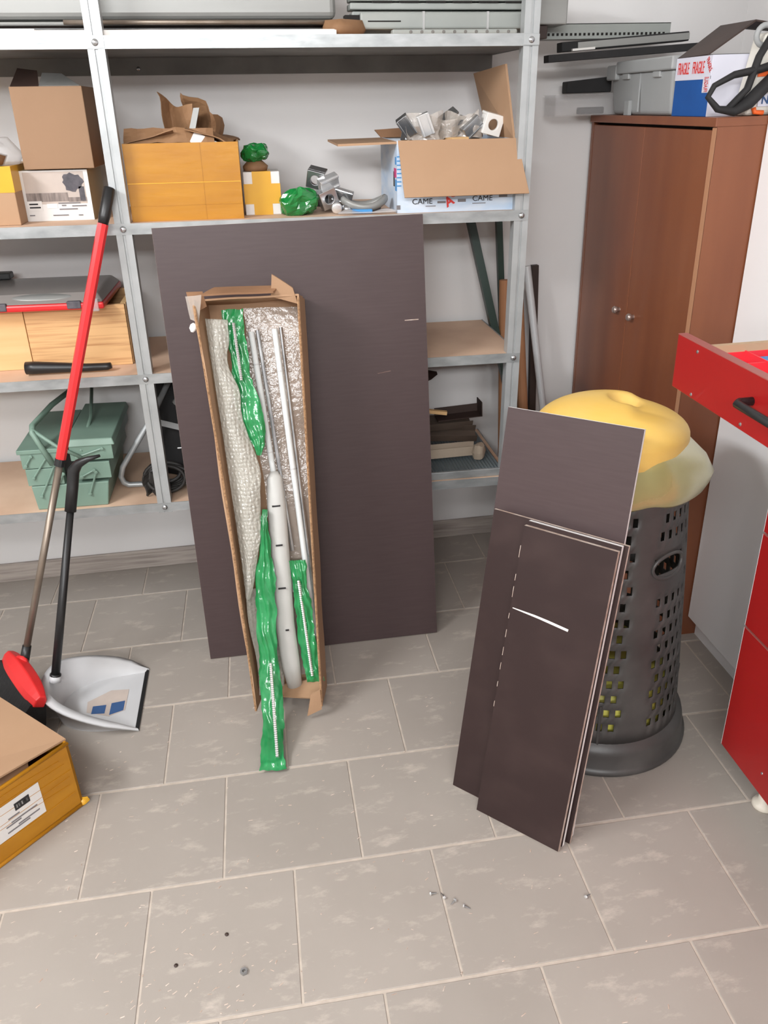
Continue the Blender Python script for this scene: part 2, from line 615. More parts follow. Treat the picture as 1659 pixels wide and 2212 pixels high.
MB().poly([(0.006, -0.0007, 0.560), (0.075, -0.0007, 0.556), (0.15, -0.0007, 0.5495), (0.151, -0.0007, 0.5555), (0.10, -0.0007, 0.560),
           (0.065, -0.0007, 0.562), (0.006, -0.0007, 0.562)], 0.0006, (0, -1, 0)).build('scratch', 'scratch_white', fb)
for i in range(9):
    z = 0.30 + i * 0.048 + rnd.uniform(-0.01, 0.01)
    MB().box(-0.0007, 0.0004, -0.0006, 0.004, z, z + rnd.uniform(0.012, 0.03)).build('edge_chip', 'ply_edge', fb)

# ================================================================== BIN
bc = Vector((1.231, 0.721, 0))
can = thing('rubbish_bin', 'dark grey perforated plastic bin with a yellow lid and bag', 'bin', bc)
prof = [(0.18, 0.004), (0.250, 0.0), (0.2555, 0.006), (0.2555, 0.014), (0.251, 0.019), (0.247, 0.024), (0.244, 0.062), (0.240, 0.077), (0.226, 0.088), (0.221, 0.094)]
MB().lathe(prof, 64).build('base_ring', 'can_body', can, smooth=True)


def can_r(z):
    pts = [(0.09, 0.222), (0.25, 0.212), (0.52, 0.193), (0.72, 0.176), (0.86, 0.168)]
    for (z0, a), (z1, b_) in zip(pts[:-1], pts[1:]):
        if z <= z1:
            return a + (b_ - a) * (z - z0) / (z1 - z0)
    return pts[-1][1]


NC = 90
zs = [0.09, 0.13]
z = 0.13
while z < 0.78:
    zs += [z + 0.024, z + 0.045]
    z += 0.045
zs.append(0.855)
vs, fs = [], []
for zz in zs:
    for k in range(NC):
        a = 2 * PI * k / NC
        r_ = can_r(zz)
        vs.append((r_ * math.cos(a), r_ * math.sin(a), zz))
HA = -1.13  # azimuth of the oval grip hole
for i in range(len(zs) - 1):
    row = (i - 1) // 2
    for k in range(NC):
        a = 2 * PI * (k + 0.5) / NC
        da = (a - HA + PI) % (2 * PI) - PI
        zc = 0.5 * (zs[i] + zs[i + 1])
        if abs(da) < 0.27 and 0.57 < zc < 0.625:
            continue
        kk = (k + 4) % 15
        hole = (i >= 1 and i % 2 == 1 and 1 <= i < len(zs) - 2 and kk < 10 and (kk + row) % 2 == 0)
        if abs(da) < 0.42 and 0.54 < zc < 0.65:
            hole = False
        if hole:
            continue
        k2 = (k + 1) % NC
        fs.append((i * NC + k, i * NC + k2, (i + 1) * NC + k2, (i + 1) * NC + k))
MB().add(vs, fs).build('body', 'can_body', can, smooth=True, solid=0.004)
pts = []
for i in range(25):
    t = 2 * PI * i / 24
    a = HA + 0.29 * math.cos(t)
    zz = 0.5975 + 0.032 * math.sin(t)
    r_ = can_r(zz) + 0.002
    pts.append((r_ * math.cos(a), r_ * math.sin(a), zz))
MB().tube(pts, 0.005, 8, cap=False).build('grip_rim', 'can_body', can, smooth=True)
# vertical seam rib
a = -1.92
MB().tube([(can_r(0.10) * math.cos(a) * 1.0, can_r(0.10) * math.sin(a), 0.085), ((can_r(0.2)) * math.cos(a), can_r(0.2) * math.sin(a), 0.21)], 0.005, 6).build('seam_rib', 'can_body', can)
# bag full of rubbish inside, seen through the holes
MB().lathe([(0.0, 0.05), (0.17, 0.05), (0.2, 0.09), (0.194, 0.19), (0.15, 0.235), (0.08, 0.26), (0.0, 0.265)], 40,
           fn=lambda p, r, a, z: crumple(p, 0.008, 9, 3)).build('full_bag', 'bin_bag_inner', can, smooth=True)
# foot pedal block at the side
a = 0.02
MB().box(0.205, 0.238, -0.03, 0.03, 0.09, 0.175).build('side_lug', 'can_body', can, bevel=0.004)


def bagfn(p, r, a, z):
    w = 0.006 * math.sin(3 * a + 4 * z) + 0.004 * math.sin(7 * a + 20 * z)
    q = Vector((math.cos(a), math.sin(a), 0))
    bulge = 0.024 * math.exp(-(((a - 5.75 + PI) % (2 * PI) - PI) / 0.35) ** 2) * math.sin(min(1, max(0, (z - 0.735) / 0.16)) * PI)
    k = min(1.0, max(0.0, (z - 0.825) / 0.06))
    return crumple(p + q * (w * (1 - 0.7 * k) + bulge) + Vector((-0.026, 0.012, 0)) * k, 0.004, 14, 5)


MB().lathe([(0.160, 0.905), (0.176, 0.893), (0.185, 0.874), (0.190, 0.848), (0.191, 0.81), (0.190, 0.785), (0.187, 0.765), (0.179, 0.757), (0.172, 0.764)],
           96, fn=bagfn).build('bag_rim', 'bin_bag', can, smooth=True)
# lid
lid_c = Vector((1.205, 0.733, 0)) - bc
RV = Vector((0.904, -0.427, 0))
BV = Vector((0.427, 0.904, 0))


def lidfn(p, r, a, z):
    q = Vector((r * math.cos(a), r * math.sin(a), 0))
    t, b_ = q.dot(RV), q.dot(BV)
    zz = z
    if z > 0.90:
        k = (z - 0.90) / 0.068
        step = 1 / (1 + math.exp(-(t - 0.052) / 0.007))
        zz = 0.90 + (z - 0.90) * (1 - 0.24 * step * (1 if b_ > -0.02 else max(0.0, 1 + (b_ + 0.02) / 0.08)))
        d = ((t - 0.028) / 0.034) ** 2 + ((b_ - 0.045) / 0.05) ** 2
        zz -= 0.030 * math.exp(-d * d) * k
    return Vector((p.x, p.y, zz))


lp = [(0.176, 0.857), (0.184, 0.855), (0.188, 0.859), (0.1885, 0.878), (0.187, 0.895)]
for i in range(1, 15):
    t = i / 14
    rr = 0.187 * math.cos(t * PI / 2) ** 0.92 if t < 1 else 0.0
    zz = 0.895 + 0.078 * math.sin(t * PI / 2)
    lp.append((max(rr, 0.0), zz))
lp2 = []
for i, (a_, b_) in enumerate(lp):
    lp2.append((a_, b_))
    if i + 1 < len(lp) and i >= 4:
        n_ = lp[i + 1]
        for q in (0.33, 0.66):
            lp2.append((a_ + (n_[0] - a_) * q, b_ + (n_[1] - b_) * q))
MB().lathe(lp2, 72, c=lid_c, fn=lambda p, r, a, z: lidfn(p, r, a, z)).build('lid', 'lid_yellow', can, smooth=True)
pts = []
for i in range(9):
    b_ = -0.125 + i * 0.022
    q = RV * (0.10 - 0.02 * 0) + BV * b_
    r_ = q.length
    # sit on the lid surface
    best = min(lp2[4:], key=lambda c: abs(c[0] - r_))
    p = lidfn(lid_c + q + Vector((0, 0, best[1])), r_, math.atan2(q.y, q.x), best[1])
    pts.append((lid_c.x + q.x, lid_c.y + q.y, p.z + 0.0008))

# ================================================================== LONG CARTON
FLB, FRB, FRT, FLT = Vector((0.254, 0.871, 0.047)), Vector((0.446, 0.856, 0.047)), Vector((0.485, 1.2, 1.176)), Vector((0.207, 1.2, 1.181))
DEP = Vector((0.15, 0.945, -0.293)).normalized()
DP = 0.158
BLB, BRB, BRT, BLT = FLB + DEP * DP, FRB + DEP * DP, FRT + DEP * DP, FLT + DEP * DP
for q in (BLB, BRB):
    q.z = 0.002
ORG = Vector((0.35, 1.0, 0))
ct = thing('long_carton', 'tall narrow open cardboard carton leaning on the dark panel', 'carton', ORG)


def L(p):
    return Vector(p) - ORG


def bil(a, b, c, d, u, v):
    return (a * (1 - u) + b * u) * (1 - v) + (d * (1 - u) + c * u) * v


def card(name, A, B, C_, D, nu=6, nv=22, amp=0.004, seed=0, th=0.005, parent=ct, material='cardboard', cut=None):
    A, B, C_, D = (Vector(x) for x in (A, B, C_, D))

    def fn(u, v):
        p = bil(A, B, C_, D, u, v)
        if cut:
            p = cut(p, u, v)
        return L(crumple(p, amp, 6, seed))
    return MB().grid(fn, nu, nv).build(name, material, parent, solid=th)


card('back_panel', BLB, BRB, BRT, BLT, amp=0.003)
card('left_wall', FLB, BLB, BLT, FLT, amp=0.006, seed=2)
card('right_wall', FRB, BRB, BRT, FRT, amp=0.003, seed=4)
card('top_panel', FLT + DEP * 0.02, FRT + DEP * 0.02, BRT, BLT, nu=10, nv=6, amp=0.010, seed=6)
card('top_flap', FLT + Vector((0.02, 0.012, 0.004)), FRT + Vector((-0.07, 0.012, 0.006)), FRT + Vector((-0.06, 0.0, 0.030)) + DEP * 0.05,
     FLT + Vector((0.05, 0.02, 0.026)) + DEP * 0.05, nu=10, nv=5, amp=0.012, seed=8, material='cardboard_dark')
card('torn_flap', FRT + Vector((-0.072, 0.03, -0.01)), FRT + Vector((0.0, 0.02, -0.03)), FRT + Vector((-0.012, 0.015, 0.012)), FRT + Vector((-0.065, 0.02, 0.05)),
     nu=5, nv=5, amp=0.006, seed=9)
card('torn_flap', FLT + Vector((-0.006, 0.02, -0.05)), FLT + Vector((0.035, 0.03, -0.03)), FLT + Vector((0.03, 0.02, 0.012)), FLT + Vector((-0.012, 0.02, 0.012)),
     nu=5, nv=5, amp=0.010, seed=12, material='cardboard_dark')
card('bottom_flap', FLB.lerp(FRB, 0.30) + DEP * 0.055 + Vector((0, 0, 0.02)), FRB + DEP * 0.02 + Vector((-0.004, 0, 0.012)), FRB + DEP * 0.10 + Vector((-0.004, 0, 0.055)),
     FLB.lerp(FRB, 0.35) + DEP * 0.11 + Vector((0, 0, 0.04)), nu=5, nv=4, amp=0.006, seed=15)
card('bottom_flap', FRB + Vector((-0.045, -0.002, -0.030)), FRB + Vector((-0.001, 0, -0.012)), FRB + Vector((-0.001, 0.0, 0.06)), FRB + Vector((-0.03, 0.004, 0.045)),
     nu=4, nv=4, amp=0.004, seed=17)
# corrugated raw edge strips along the opening
MB().tube([L(FRB + Vector((0, -0.002, 0))), L(FRT + Vector((0, -0.002, -0.01)))], 0.0038, 6).build('raw_edge', 'cardboard_edge', ct)
MB().tube([L(FLB + Vector((0, -0.002, 0.0))), L(FLB.lerp(FLT, 0.5) + Vector((0.006, -0.002, 0))), L(FLT + Vector((0, -0.002, -0.02)))], 0.0038, 6).build('raw_edge', 'cardboard_edge', ct)
# clear film taped over the inside
card('film_lining', BLB.lerp(BRB, 0.42) - DEP * 0.012 + Vector((0, 0, 0.05)), BRB - DEP * 0.012 + Vector((-0.006, 0, 0.05)), BRT - DEP * 0.014 + Vector((-0.01, 0, -0.02)),
     BLT.lerp(BRT, 0.35) - DEP * 0.014 + Vector((0, 0, -0.02)), nu=10, nv=50, amp=0.010, seed=21, th=0.0006, material='clear_film')
MB().lathe([(0.0, -0.013), (0.008, -0.009), (0.0105, 0.0), (0.007, 0.009), (0.0, 0.012)], 10,
           fn=lambda p, r, a, z: crumple(p, 0.004, 60, 3)).build('foam_scrap', 'foam_white', ct, L((0.196, 1.193, 1.105)), smooth=True)

card('film_lining', FLB + DEP * 0.05 + Vector((0.008, 0, 0.02)), FLB + DEP * 0.085 + Vector((0.075, 0, 0.01)), FLB.lerp(FLT, 0.30) + DEP * 0.10 + Vector((0.075, 0, 0)),
     FLB.lerp(FLT, 0.30) + DEP * 0.05 + Vector((0.010, 0, 0)), nu=10, nv=26, amp=0.014, seed=24, th=0.0006, material='bubble_wrap')
card('tape_scrap', FLT + Vector((-0.012, -0.004, -0.05)), FLT + Vector((0.010, -0.006, -0.06)), FLT + Vector((0.020, -0.006, 0.012)), FLT + Vector((-0.022, -0.002, 0.010)),
     nu=8, nv=10, amp=0.014, seed=27, th=0.0006, material='clear_film')
# bubble wrap
cl = [((0.228, 1.247, 1.115), (0.292, 1.236, 1.105)), ((0.231, 1.215, 1.03), (0.272, 1.21, 1.03)), ((0.235, 1.19, 0.96), (0.292, 1.18, 0.94)),
      ((0.240, 1.160, 0.85), (0.312, 1.150, 0.83)), ((0.244, 1.130, 0.75), (0.328, 1.116, 0.73)), ((0.248, 1.10, 0.65), (0.337, 1.084, 0.63)),
      ((0.253, 1.065, 0.54), (0.322, 1.05, 0.52)), ((0.256, 1.04, 0.46), (0.305, 1.03, 0.455)), ((0.259, 1.005, 0.36), (0.262, 1.0, 0.35))]


def bw(u, v):
    t = v * (len(cl) - 1)
    i = min(int(t), len(cl) - 2)
    f_ = t - i
    a = Vector(cl[i][0]).lerp(Vector(cl[i + 1][0]), f_)
    b = Vector(cl[i][1]).lerp(Vector(cl[i + 1][1]), f_)
    p = a.lerp(b, u)
    p = p - DEP * (0.018 * math.sin(u * PI))
    return L(crumple(p, 0.014 * u, 11, 31)) + DEP * (0.003 * math.sin(u * 40) * math.sin(v * 150))


wrap = MB().grid(bw, 26, 90).build('bubble_wrap', 'bubble_wrap', None, ORG, smooth=True, solid=0.002)
tag(wrap, 'crinkled shiny bubble wrap hanging inside the left of the long carton', 'bubble wrap')

# rods
def rod(a, b, r, m, label, name='steel_rod', bands=()):
    a, b = Vector(a), Vector(b)
    o = thing(name, label, 'rod', b, group='rods in the long carton')
    MB().tube([Vector((0, 0, 0)), a - b], r, 12).build('shaft', m, o, smooth=False)
    for t in bands:
        p = (a - b) * (1 - t)
        d = (a - b).normalized() * 0.002
        MB().tube([p - d, p + d], r + 0.0012, 12).build('tape_band', 'clear_plastic', o)
    return o


rod((0.348, 1.282, 1.061), (0.393, 1.05, 0.33), 0.0085, 'rod_white', 'leftmost pale rod standing in the long carton', bands=(0.12, 0.45))
rod((0.366, 1.285, 1.064), (0.405, 1.085, 0.45), 0.0055, 'steel', 'thin steel rod beside the leftmost pale rod in the carton')
rod((0.415, 1.279, 1.066), (0.448, 1.01, 0.19), 0.0085, 'rod_white', 'right pale rod standing in the long carton', bands=(0.13, 0.44))
rod((0.433, 1.282, 1.068), (0.460, 1.012, 0.20), 0.0055, 'steel', 'thin steel rod at the right of the long carton')

# white sleeve
sl = thing('foam_sleeve', 'white plastic sleeve with black marks in the lower carton', 'sleeve', (0.370, 0.95, 0.05))
o_ = Vector((0.370, 0.95, 0.05))
MB().tube([Vector((0.374, 1.142, 0.684)) - o_, Vector((0.374, 1.13, 0.67)) - o_, Vector((0.372, 1.105, 0.60)) - o_, Vector((0.366, 1.03, 0.36)) - o_, Vector((0.362, 1.0, 0.26)) - o_,
           Vector((0.368, 0.96, 0.13)) - o_, Vector((0.374, 0.945, 0.055)) - o_], [0.012, 0.022, 0.027, 0.028, 0.029, 0.028, 0.022], 14, sq=0.6).build('sleeve', 'sleeve_white', sl, smooth=True)
for p, w in (((0.3705, 1.088, 0.600), 0.012), ((0.368, 1.052, 0.490), 0.010), ((0.364, 1.012, 0.368), 0.011), ((0.367, 0.975, 0.245), 0.005)):
    MB().box(-w, w, -0.002, 0.002, -0.0018, 0.0018).build('black_mark', 'print_black', sl, Vector(p) - o_)


# green film bags
def film_bag(label, path, width, seed, material='green_film', name='green_film_bag', thick=0.008, screw=None, group='green film bags', pts_r=None):
    P = [Vector(p) for p in path]
    o0 = P[-1]

    def fn(u, v, side):
        t = v * (len(P) - 1)
        i = min(int(t), len(P) - 2)
        p = P[i].lerp(P[i + 1], t - i)
        w = width[i] + (width[min(i + 1, len(width) - 1)] - width[i]) * (t - i)
        p = p + Vector((1, -0.08, 0)) * (u - 0.5) * w
        edge = 1 - abs(2 * u - 1) ** 2.2
        en = min(1, v * 14, (1 - v) * 14)
        p = p + DEP * (-side * thick * edge * en)
        return crumple(crumple(p, 0.007, 16, seed), 0.004, 60, seed + 3) + DEP * (0.0025 * math.sin(u * 20 + 9 * nz(p, 8, seed))) - o0
    root = thing(name, label, 'bag', o0, group=group)
    m = MB()
    m.grid(lambda u, v: fn(u, v, 1), 14, 60)
    m.grid(lambda u, v: fn(1 - u, v, 1 - 1.6), 14, 60)
    m.build('film', material, root, smooth=True)
    if screw:
        a, b = Vector(screw[0]), Vector(screw[1])
        n_ = int((b - a).length / 0.006)
        R = []
        Q = []
        for i in range(n_ * 2):
            Q.append(a.lerp(b, i / (2 * n_ - 1)) - o0)
            R.append(0.0052 if i % 2 else 0.0036)
        MB().tube(Q, R, 8).build('threaded_rod', 'steel_bright', root)
    return root


film_bag('green film bag at the top left of the long carton', [(0.304, 1.262, 1.132), (0.306, 1.24, 1.05), (0.310, 1.205, 0.955), (0.318, 1.185, 0.90), (0.332, 1.15, 0.80), (0.336, 1.13, 0.745)],
         [0.056, 0.056, 0.054, 0.072, 0.058, 0.012], 41, screw=((0.303, 1.24, 1.10), (0.309, 1.19, 0.95)))
film_bag('long green film bag hanging out of the carton bottom onto the floor',
         [(0.334, 1.075, 0.60), (0.327, 1.04, 0.49), (0.318, 1.01, 0.41), (0.312, 0.97, 0.30), (0.306, 0.925, 0.20), (0.305, 0.86, 0.10), (0.302, 0.78, 0.05), (0.296, 0.70, 0.028), (0.292, 0.655, 0.012)],
         [0.016, 0.036, 0.056, 0.056, 0.052, 0.058, 0.060, 0.062, 0.072], 51, thick=0.010, screw=((0.310, 0.905, 0.185), (0.308, 0.68, 0.034)))
film_bag('short green film bag with a threaded rod at the lower right of the carton', [(0.414, 1.045, 0.436), (0.418, 1.01, 0.33), (0.424, 0.98, 0.22), (0.430, 0.95, 0.12), (0.436, 0.935, 0.075)],
         [0.044, 0.046, 0.05, 0.052, 0.056], 61, screw=((0.414, 1.018, 0.385), (0.428, 0.935, 0.10)))

# ================================================================== BROOM
bt, bb_ = Vector((0.012, 1.386, 1.452)), Vector((-0.430, 1.105, 0.155))
br = thing('broom', 'broom with a red and metal handle and red head leaning on the shelving', 'broom', (-0.43, 1.09, 0))
O_ = Vector((-0.43, 1.09, 0))


def on(t):
    return bb_.lerp(bt, t) - O_


MB().tube([on(0.93), on(0.945), on(0.998), on(1.0)], [0.0135, 0.0155, 0.0155, 0.010], 12).build('grip', 'black_plastic', br, smooth=True)
MB().tube([on(0.452), on(0.93)], 0.0148, 8).build('red_tube', 'red_paint', br)
MB().tube([on(0.44), on(0.455)], 0.0155, 12).build('collar', 'black_plastic', br)
MB().tube([on(0.02), on(0.45)], 0.0105, 12).build('metal_tube', 'alu_dirty', br, smooth=True)
MB().tube([on(-0.01), on(0.035)], [0.015, 0.013], 12).build('socket', 'black_plastic', br, smooth=True)
# head
A = Vector((-0.487, 1.150, 0.150)) - O_
B = Vector((-0.352, 0.935, 0.122)) - O_
ax = (B - A).normalized()
dn = Vector((-0.42, -0.30, -0.86)).normalized()
dn = (dn - ax * dn.dot(ax)).normalized()
sd = ax.cross(dn)


def hd(u, c, d):
    return A + (B - A) * u + sd * c + dn * d


m = MB()
N = 12
vs, fs = [], []
for i in range(N + 1):
    u = i / N
    w = 0.030 * (1 - 0.45 * abs(2 * u - 1) ** 3)
    h = 0.034 * (1 - 0.5 * abs(2 * u - 1) ** 2.5)
    for c, d in ((-w, 0.02), (-w, -0.004), (-w * 0.55, -h), (w * 0.55, -h), (w, -0.004), (w, 0.02)):
        vs.append(hd(u, c, d))
for i in range(N):
    for k in range(6):
        fs.append((i * 6 + k, i * 6 + (k + 1) % 6, (i + 1) * 6 + (k + 1) % 6, (i + 1) * 6 + k))
fs += [tuple(range(5, -1, -1)), tuple(N * 6 + k for k in range(6))]
m.add(vs, fs).build('head', 'red_plastic', br, smooth=False, bevel=0.004, bseg=2)
MB().tube([hd(0.30, 0, -0.02), on(0.0)], [0.024, 0.016], 10).build('neck', 'red_plastic', br, smooth=True)
MB().slab(hd(0.5, 0.031, -0.002), hd(0.5, 0.031, 0.016), hd(0.86, 0.031, 0.016), hd(0.86, 0.031, -0.002), 0.002).build('paper_label', 'white_card', br)
vs, fs = [], []
NN = 26
for i in range(NN + 1):
    u = 0.02 + 0.96 * i / NN
    for d, w, k_ in ((0.015, 0.024, 0), (0.07, 0.040, 0.03), (0.128, 0.056, 0.07)):
        for s_ in (-1, 1):
            j = rnd.uniform(-0.004, 0.004) if d > 0.02 else 0
            p = hd(u + (u - 0.5) * k_ * 2.2, s_ * (w + j), d + (rnd.uniform(-0.006, 0.006) if d > 0.1 else 0))
            p.z = max(p.z, 0.003)
            vs.append(p)
st = 6
order = (0, 2, 4, 5, 3, 1)
for i in range(NN):
    for k in range(6):
        a, b = order[k], order[(k + 1) % 6]
        fs.append((i * st + a, i * st + b, (i + 1) * st + b, (i + 1) * st + a))
fs += [tuple(order), tuple(NN * st + k for k in reversed(order))]
o = MB().add(vs, fs).build('bristles', 'bristles', br)
o['kind'] = 'stuff'

# ================================================================== DUSTPAN
dp = thing('dustpan', 'white plastic dustpan with a long black handle on the floor', 'dustpan', (-0.22, 1.045, 0))
O_ = Vector((-0.22, 1.045, 0))
out, inn = [], []
# plan outline from front-right corner round the back to the other corner
N = 28
H = []
for i in range(N + 1):
    t = i / N
    a = -PI / 2 + t * PI
    # rounded back
    x = -0.098 - 0.252 * max(0.0, math.cos(a)) ** 0.72
    y = 1.047 + 0.141 * (1 if a > 0 else -1) * abs(math.sin(a)) ** 0.78
    hgt = 0.010 + 0.106 * min(1.0, (abs(x + 0.098) / 0.235)) ** 0.85
    H.append((x, y, hgt))
vs, fs = [], []
for (x, y, h) in H:
    cx, cy = -0.20, 1.047
    dx, dy = x - cx, y - cy
    ln = math.hypot(dx, dy)
    dx, dy = dx / ln, dy / ln
    lip = 0.024 * min(1, h / 0.05)
    for off, z in ((-0.012, 0.003), (0.004, h), (0.004 + lip, h - 0.002), (0.004 + lip, h - 0.010), (0.001 + lip * 0.6, h - 0.012), (-0.009, 0.001)):
        vs.append(Vector((x + dx * off, y + dy * off, max(z, 0.001))) - O_)
for i in range(N):
    for k in range(5):
        fs.append((i * 6 + k, i * 6 + k + 1, (i + 1) * 6 + k + 1, (i + 1) * 6 + k))
MB().add(vs, fs).build('wall', 'white_plastic', dp, smooth=True)
fl_pts = [Vector((x + (-0.20 - x) * 0.06, y + (1.047 - y) * 0.06, 0.004)) - O_ for (x, y, h) in H]
MB().poly(fl_pts, 0.003, (0, 0, 1)).build('pan_floor', 'white_plastic', dp)
MB().box(-0.104, -0.093, 0.905, 1.19, 0.0005, 0.005).build('rubber_lip', 'black_plastic', dp, tuple(-O_))
MB().poly([Vector(p) - O_ for p in ((-0.19, 0.98, 0.0052), (-0.145, 1.0, 0.0052), (-0.145, 1.10, 0.0052), (-0.20, 1.105, 0.0052), (-0.265, 1.06, 0.0052), (-0.26, 1.01, 0.0052))], 0.0006, (0, 0, 1)).build('sticker', 'photo_beige', dp)
MB().poly([Vector(p) - O_ for p in ((-0.19, 0.985, 0.0058), (-0.15, 1.0, 0.0058), (-0.15, 1.045, 0.0058), (-0.19, 1.04, 0.0058))], 0.0004, (0, 0, 1)).build('sticker_print', 'bag_navy', dp)
MB().poly([Vector(p) - O_ for p in ((-0.245, 1.0, 0.0058), (-0.205, 0.995, 0.0058), (-0.205, 1.035, 0.0058), (-0.245, 1.035, 0.0058))], 0.0004, (0, 0, 1)).build('sticker_print', 'bag_navy', dp)
hb, ht = Vector((-0.340, 1.050, 0.105)), Vector((-0.205, 1.20, 0.668))
MB().tube([hb - O_, (hb + (ht - hb) * 0.03) - O_], [0.018, 0.017], 14).build('handle_socket', 'white_plastic', dp, smooth=True)
MB().tube([hb + (ht - hb) * 0.02 - O_, hb + (ht - hb) * 0.04 - O_], 0.0165, 14).build('handle_collar', 'black_plastic', dp, smooth=True)
MB().tube([hb - O_, hb.lerp(ht, 0.35) - O_, hb.lerp(ht, 0.9) - O_], [0.013, 0.0125, 0.0105], 12).build('handle_tube', 'black_plastic', dp, smooth=True)
g0 = hb.lerp(ht, 0.88)
MB().tube([g0 - O_, ht - O_, Vector((-0.195, 1.21, 0.715)) - O_, Vector((-0.175, 1.205, 0.738)) - O_, Vector((-0.145, 1.20, 0.751)) - O_, Vector((-0.112, 1.2, 0.758)) - O_],
          [0.0165, 0.0165, 0.0175, 0.013, 0.008, 0.004], 12).build('hook_grip', 'black_plastic', dp, smooth=True)

# ================================================================== FOREGROUND TAPED BOX
K = Vector((-0.206, 0.638, 0))
e1 = Vector((-0.70, -0.714, 0)).normalized()
e2 = Vector((-0.714, 0.70, 0)).normalized()
fbx = thing('taped_carton', 'brown carton wrapped in yellow tape on the floor, lower left corner', 'carton', K)
W1, W2, HH = 0.52, 0.33, 0.212


def fbp(a, b, z):
    return e1 * a + e2 * b + Vector((0, 0, z))


MB().slab(fbp(W1, 0, 0), fbp(0, 0, 0), fbp(0, 0, HH), fbp(W1, 0, HH), 0.006).build('front_wall', 'yellow_tape', fbx)
MB().slab(fbp(0, 0, 0), fbp(0, W2, 0), fbp(0, W2, HH), fbp(0, 0, HH), 0.006).build('right_wall', 'yellow_tape', fbx)
MB().slab(fbp(W1, W2, 0), fbp(W1, 0, 0), fbp(W1, 0, HH), fbp(W1, W2, HH), 0.006).build('left_wall', 'yellow_tape', fbx)
MB().slab(fbp(0, W2, 0), fbp(W1, W2, 0), fbp(W1, W2, HH), fbp(0, W2, HH), 0.006).build('back_wall', 'yellow_tape', fbx)
MB().slab(fbp(0, 0, 0.006), fbp(W1, 0, 0.006), fbp(W1, W2, 0.006), fbp(0, W2, 0.006), 0.005).build('bottom', 'cardboard', fbx)
MB().slab(fbp(-0.004, 0.012, HH + 0.004), fbp(-0.004, W2, HH + 0.002), fbp(W1, W2, HH + 0.002), fbp(W1, 0.04, HH + 0.028), 0.005).build('top_flap', 'cardboard', fbx)
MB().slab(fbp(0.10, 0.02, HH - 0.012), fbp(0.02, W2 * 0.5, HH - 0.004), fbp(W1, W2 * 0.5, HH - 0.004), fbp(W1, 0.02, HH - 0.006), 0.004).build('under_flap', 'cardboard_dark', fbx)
for i in range(6):
    z0 = 0.06 + 0.024 * i + rnd.uniform(-0.004, 0.004)
    a0 = rnd.uniform(0.0, 0.05)
    MB().tube([fbp(a0, -0.0008, z0), fbp(a0 + 0.12, -0.001, z0 + rnd.uniform(-0.006, 0.012)), fbp(a0 + 0.30, -0.0008, z0 + rnd.uniform(-0.006, 0.014))], 0.0010, 5).build('tape_wrinkle', 'yellow_tape', fbx)
MB().tube([fbp(0, 0, 0.004), fbp(W1, 0, 0.004)], 0.006, 8).build('tape_edge', 'yellow_tape', fbx, smooth=True)
MB().tube([fbp(0, 0, HH - 0.002), fbp(W1, 0, HH - 0.002)], 0.005, 8).build('tape_edge', 'yellow_tape', fbx, smooth=True)
MB().grid(lambda u, v: crumple(fbp(-0.014 + 0.02 * u, -0.006 + 0.012 * u * v, 0.004 + 0.018 * v), 0.007, 50, 9), 6, 6).build('tape_tuft', 'yellow_tape_bright', fbx, solid=0.001)
Q = MB().slab(fbp(0.285, -0.0014, 0.062), fbp(0.098, -0.0014, 0.062), fbp(0.098, -0.0014, 0.160), fbp(0.285, -0.0014, 0.160), 0.0006).build('paper_label', 'white_card', fbx)


def lab(a0, a1, z0, z1, m_='print_black'):
    MB().slab(fbp(a1, -0.0021, z0), fbp(a0, -0.0021, z0), fbp(a0, -0.0021, z1), fbp(a1, -0.0021, z1), 0.0004).build('print', m_, Q)


lab(0.128, 0.168, 0.124, 0.146)
for (a0, a1, zz) in ((0.16, 0.19, 0.112), (0.115, 0.185, 0.098), (0.16, 0.20, 0.092), (0.112, 0.17, 0.081), (0.14, 0.20, 0.075), (0.21, 0.275, 0.145), (0.21, 0.26, 0.136)):
    lab(a0, a1, zz, zz + 0.004, 'print_grey')
for i in range(5):
    lab(0.132 + i * 0.007, 0.136 + i * 0.007, 0.130, 0.140, 'white_card')

# ================================================================== WARDROBE
WX, WY0, WY1, WZ = 1.552, 1.045, 1.872, 1.572
wd = thing('wardrobe', 'reddish brown wooden two-door wardrobe in the corner', 'wardrobe', (WX, WY0, 0))
D_ = 0.50
wl = WY1 - WY0
MB().box(0.0, D_, 0, 0.018, 0.0, WZ - 0.022).build('side_panel', 'wardrobe_wood', wd)
MB().box(0.0, D_, wl - 0.018, wl, 0.0, WZ - 0.022).build('side_panel', 'wardrobe_wood', wd)
MB().box(-0.006, D_, -0.002, wl + 0.002, WZ - 0.022, WZ).build('top_panel', 'wardrobe_wood', wd, bevel=0.002)
MB().box(D_ - 0.008, D_, 0.018, wl - 0.018, 0.0, WZ - 0.022).build('back_panel', 'wardrobe_wood', wd)
MB().box(0.012, D_ - 0.01, 0.018, wl - 0.018, 0.0, 0.06).build('plinth', 'wardrobe_wood', wd)
MB().box(0.022, 0.03, 0.018, wl - 0.018, 0.06, WZ - 0.022).build('gap_shade_sheet', 'dark_gap', wd)  # dark sheet behind the doors, paints shade into their gaps
mid = wl / 2
for i, (a, b, ky) in enumerate(((0.020, mid - 0.0015, mid - 0.055), (mid + 0.0015, wl - 0.002, mid + 0.055))):
    dr = MB().box(0.001, 0.019, a, b, 0.065, WZ - 0.030).build('door', 'wardrobe_wood', wd, bevel=0.0015)
    MB().lathe([(0.0, 0.024), (0.009, 0.023), (0.0125, 0.017), (0.0105, 0.010), (0.006, 0.006), (0.007, 0.0)], 18).build('knob', 'knob_metal', dr, (0.001, ky, 0.995), (0, -PI / 2, 0), smooth=True)
